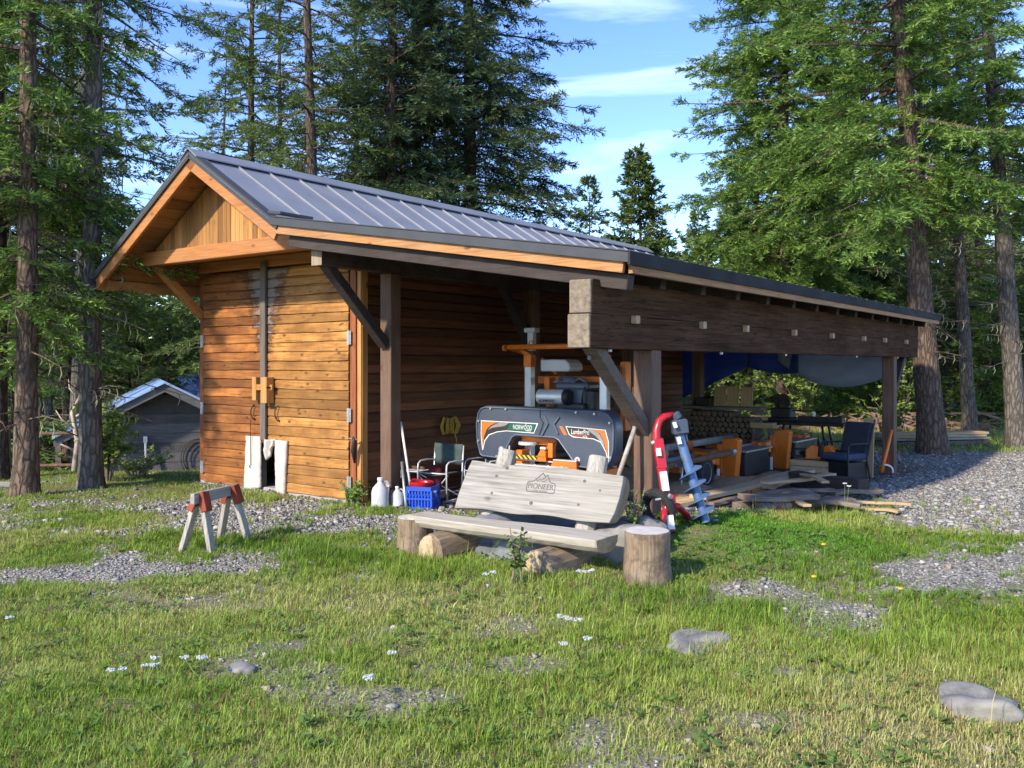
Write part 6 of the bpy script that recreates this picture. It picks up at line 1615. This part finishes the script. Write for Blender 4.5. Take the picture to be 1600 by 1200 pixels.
# ------------------------------------------------------------------ grass
def build_grass():
    rn = np.random.RandomState(5)
    def sample(n, y0, y1, xl):
        y = y0 + (y1 - y0) * rn.rand(n) ** .8; x = rn.uniform(-1, 1, n) * (.60 * y + xl * 2.4); return x, y
    X = []; Y = []
    for (n, a, b) in ((620000, 2.9, 6.2), (560000, 6.2, 10.5), (210000, 10.5, 15.5)):
        x, y = sample(n, a, b, 1.2); X.append(x); Y.append(y)
    x, y = rn.uniform(4, 14, 26000), rn.uniform(19, 27, 26000); X.append(x); Y.append(y)
    # tufts : blades that spring from one crown
    nt_ = 13000; tx, ty = sample(nt_, 2.9, 12, 1.0); k_ = rn.rand(nt_) < (1 - gravel_field(tx, ty) * .93) * sstep(.35, .65, fbm(tx * 1.1, ty * 1.1, 33, 3)); tx, ty = tx[k_], ty[k_]
    X.append(np.repeat(tx, 30) + rn.normal(0, .018, len(tx) * 30)); Y.append(np.repeat(ty, 30) + rn.normal(0, .018, len(tx) * 30)); n_t = len(tx) * 30
    x = np.concatenate(X); y = np.concatenate(Y); is_t = np.zeros(len(x), bool); is_t[len(x) - n_t:] = True
    gr = gravel_field(x, y); tuft = fbm(x * 3.2, y * 3.2, 91, 3); tiny = vnoise(x * 13, y * 13, 14)
    den = (1 - gr * (.965 - .10 * sstep(6.9, 6.2, y) * sstep(1.6, .9, x))) * sstep(.22, .60, tuft * .75 + tiny * .45) * .9 + .06 * (1 - gr)
    t, u = TU(x, y)
    den = np.where((t > -3.4) & (t < .1) & (u > -.12) & (u < 9.1), 0, den); den = np.where((t > -.2) & (t < 4.6) & (u > -.1) & (u < 10.5), den * .12, den)
    far = y > 18; den = np.where(far, .8, den); den = np.where((y > 13.9) & ~far & (x < -3), den * 1.2, den)
    # long grass round the bench, stumps
    bd = np.exp(-(((x - .1 + (y - 7.1) * 1.2) / 1.6) ** 2 + ((y - 6.85 + (x - .1) * .62) / .45) ** 2))
    k = (rn.rand(len(x)) < den + bd * .3) | (is_t & (den > .02))
    x, y, gr, tuft, bd, tiny, is_t = x[k], y[k], gr[k], tuft[k], bd[k], tiny[k], is_t[k]; n = len(x)
    lush = np.exp(-((x - 1.9) / 1.25) ** 2 - ((y - 8.1) / .9) ** 2)
    dryf = fbm(x * .6 + 3, y * .6, 55, 4); z = ground_z(x, y)
    h = (.018 + .034 * tuft) * rn.uniform(.5, 1.5, n) * (1 + .75 * bd) * np.where(y > 18, 2.6, 1) * (1 - .3 * lush)
    stalk = (rn.rand(n) < .012) & (lush < .3); h = np.where(stalk, h * 2.4 + .03, h)
    h = np.where(is_t, h * 1.6, h); thatch = (rn.rand(n) < .18) & ~is_t & (lush < .35)
    clover = ~is_t & ~thatch & (rn.rand(n) < .16 + .45 * lush)
    _ = rn.rand(n) < .20 + .45 * lush
    w_ = np.where(clover, .009, .0034) * rn.uniform(.7, 1.4, n) * np.where(y > 8, 1.3, 1) * np.where(y > 18, 3, 1); h = np.where(clover, h * .55, h)
    a = rn.uniform(0, 6.28, n); lean = rn.uniform(.1, .9, n) + .5 * clover + thatch * rn.uniform(1.2, 3.2, n)
    d = np.stack([np.cos(a), np.sin(a)], 1); s = np.stack([-np.sin(a), np.cos(a)], 1)
    base = np.stack([x, y, z - .005], 1)
    def off(f, up, ww): 
        p = base.copy(); p[:, :2] += d * (h * lean * f)[:, None] + s * ww[:, None]; p[:, 2] += h * up * np.where(thatch, .28, 1); return p
    V = np.stack([off(0, 0, -w_ * .5), off(0, 0, w_ * .5), off(.35, .6, w_ * .45), off(.35, .6, -w_ * .45), off(1.0, .95, w_ * 0)], 1)
    i = np.arange(n)[:, None] * 5
    f4 = i + np.array([[0, 1, 2, 3]]); f3 = i + np.array([[3, 2, 4]])
    # what colour each blade is : fresh, yellow-green or dry straw
    q = np.clip(.50 * rn.rand(n) + 1.35 * (dryf - .36) - .55 * lush - .25 * bd + .2 * (tiny - .5), 0, 1)[:, None]
    c1 = np.array([.10, .20, .020]); c2 = np.array([.26, .37, .05]); c3 = np.array([.50, .44, .20])
    c = np.where(q < .42, c1 + (c2 - c1) * q / .42, c2 + (c3 - c2) * (q - .42) / .58)
    c = np.where(stalk[:, None] & (rn.rand(n)[:, None] < .5), np.array([.17, .085, .04]), c)
    c = np.where((lush[:, None] + .6 * (tuft[:, None] - .5) > .25 + .45 * rn.rand(n)[:, None]), np.array([.12, .27, .028]) * rn.uniform(.7, 1.4, (n, 1)), c)
    c = np.where(thatch[:, None], np.array([.50, .43, .25]) * rn.uniform(.5, 1.1, (n, 1)), c)
    c = c * rn.uniform(.75, 1.3, (n, 1)); C5 = np.repeat(c, 5, 0)
    g = G('meadow_grass'); at_ = g.n('ShaderNodeAttribute', attribute_name='tint'); g.fin(at_.outputs['Color'], .6, 0, .2)
    tr = g.n('ShaderNodeBsdfTranslucent'); g.l(at_.outputs['Color'], tr.inputs[0]); ms = g.n('ShaderNodeMixShader'); ms.inputs[0].default_value = .35
    g.l(g.b.outputs[0], ms.inputs[1]); g.l(tr.outputs[0], ms.inputs[2]); g.l(ms.outputs[0], g.out.inputs[0])
    o = link('meadow_grass', np_mesh('meadow_grass', V.reshape(-1, 3), f4, f3, g.m, {'tint': C5})); kind(o, 'stuff', 'patchy green and straw-coloured meadow grass')
    # broad weed leaves lying in the turf
    n = 7500; x, y = sample(n, 3.0, 11.5, .8); gr = gravel_field(x, y); t, u = TU(x, y); k = (rn.rand(n) > gr) & ~((t > -3.4) & (t < 4.5) & (u > -.1)); k &= fbm(x * 2, y * 2, 66, 3) > .5
    x, y = x[k], y[k]; n = len(x); V = []; 
    cx = np.repeat(x, 5) + rn.normal(0, .012, n * 5); cy = np.repeat(y, 5) + rn.normal(0, .012, n * 5); N = n * 5; cz = ground_z(cx, cy) + rn.uniform(.005, .035, N)
    a = rn.uniform(0, 6.28, N); l = rn.uniform(.025, .06, N); d = np.stack([np.cos(a), np.sin(a), rn.uniform(0, .6, N)], 1); s = np.stack([-np.sin(a), np.cos(a), rn.normal(0, .2, N)], 1); B = np.stack([cx, cy, cz], 1)
    V = np.stack([B, B + d * (l * .5)[:, None] + s * (l * .26)[:, None], B + d * l[:, None], B + d * (l * .5)[:, None] - s * (l * .26)[:, None]], 1).reshape(-1, 3)
    o = link('turf_weeds', np_mesh('turf_weeds', V, np.arange(N * 4).reshape(N, 4), None, MT['fir_sunlit'] if 0 else leaf_mat('weed_leaves', (.06, .12, .025), (.12, .21, .04), (.21, .29, .07), .3))); kind(o, 'stuff', 'small broad-leaved weeds in the turf')
    # loose stones
    n = 200000; x, y = sample(n, 3.0, 15.5, 1.0); xr, yr = rn.uniform(4.0, 12, 60000), rn.uniform(9, 19, 60000); x = np.concatenate([x, xr]); y = np.concatenate([y, yr])
    gr = gravel_field(x, y); t, u = TU(x, y); inside = ((t > -3.4) & (t < .1) & (u > -.05) & (u < 9.1)); under = ((t > .1) & (t < 4.3) & (u > .2) & (u < 10.3))
    gr = gr * (1 - .55 * sstep(6.9, 6.2, y) * sstep(1.6, .9, x))
    k = (rn.rand(len(x)) < (gr ** 1.3) * .62 + .012 + .06 * (fbm(x * 1.5, y * 1.5, 40, 3) > .55)) & ~inside & ~(under & (rn.rand(len(x)) < .8))
    x, y = x[k], y[k]; n = len(x); r = rn.uniform(.005, .013, n) * (1 + 1.2 * (rn.rand(n) < .06)) * np.where(y > 9, 1.45, 1); z = ground_z(x, y)
    cube = np.array([[-1, -1, -1], [1, -1, -1], [1, 1, -1], [-1, 1, -1], [-1, -1, 1], [1, -1, 1], [1, 1, 1], [-1, 1, 1]]) * .62
    P = (cube[None] + rn.normal(0, .22, (n, 8, 3))) * (r[:, None, None] * np.stack([rn.uniform(.8, 1.5, n), rn.uniform(.7, 1.1, n), rn.uniform(.5, .9, n)], 1)[:, None, :])
    a = rn.uniform(0, 6.28, n); ca, sa = np.cos(a)[:, None], np.sin(a)[:, None]; P = np.stack([P[..., 0] * ca - P[..., 1] * sa, P[..., 0] * sa + P[..., 1] * ca, P[..., 2]], -1)
    P += np.stack([x, y, z + r * .25], 1)[:, None, :]
    fc = np.array([[0, 3, 2, 1], [4, 5, 6, 7], [0, 1, 5, 4], [1, 2, 6, 5], [2, 3, 7, 6], [3, 0, 4, 7]])
    g = G('crushed_stone'); c = g.ramp(g.island(), [(0, (.09, .09, .088)), (.3, (.18, .178, .17)), (.65, (.29, .285, .27)), (.85, (.40, .39, .365)), (1, (.28, .225, .17))]); m_ = g.fin(c, .9, 0, .2)
    o = link('gravel', np_mesh('gravel', P.reshape(-1, 3), (np.arange(n)[:, None, None] * 8 + fc[None]).reshape(-1, 4), None, m_)); kind(o, 'stuff', 'loose grey crushed stone on the drive and in the bare patches')
    print('grass', len(V), 'stones', n)
build_grass()
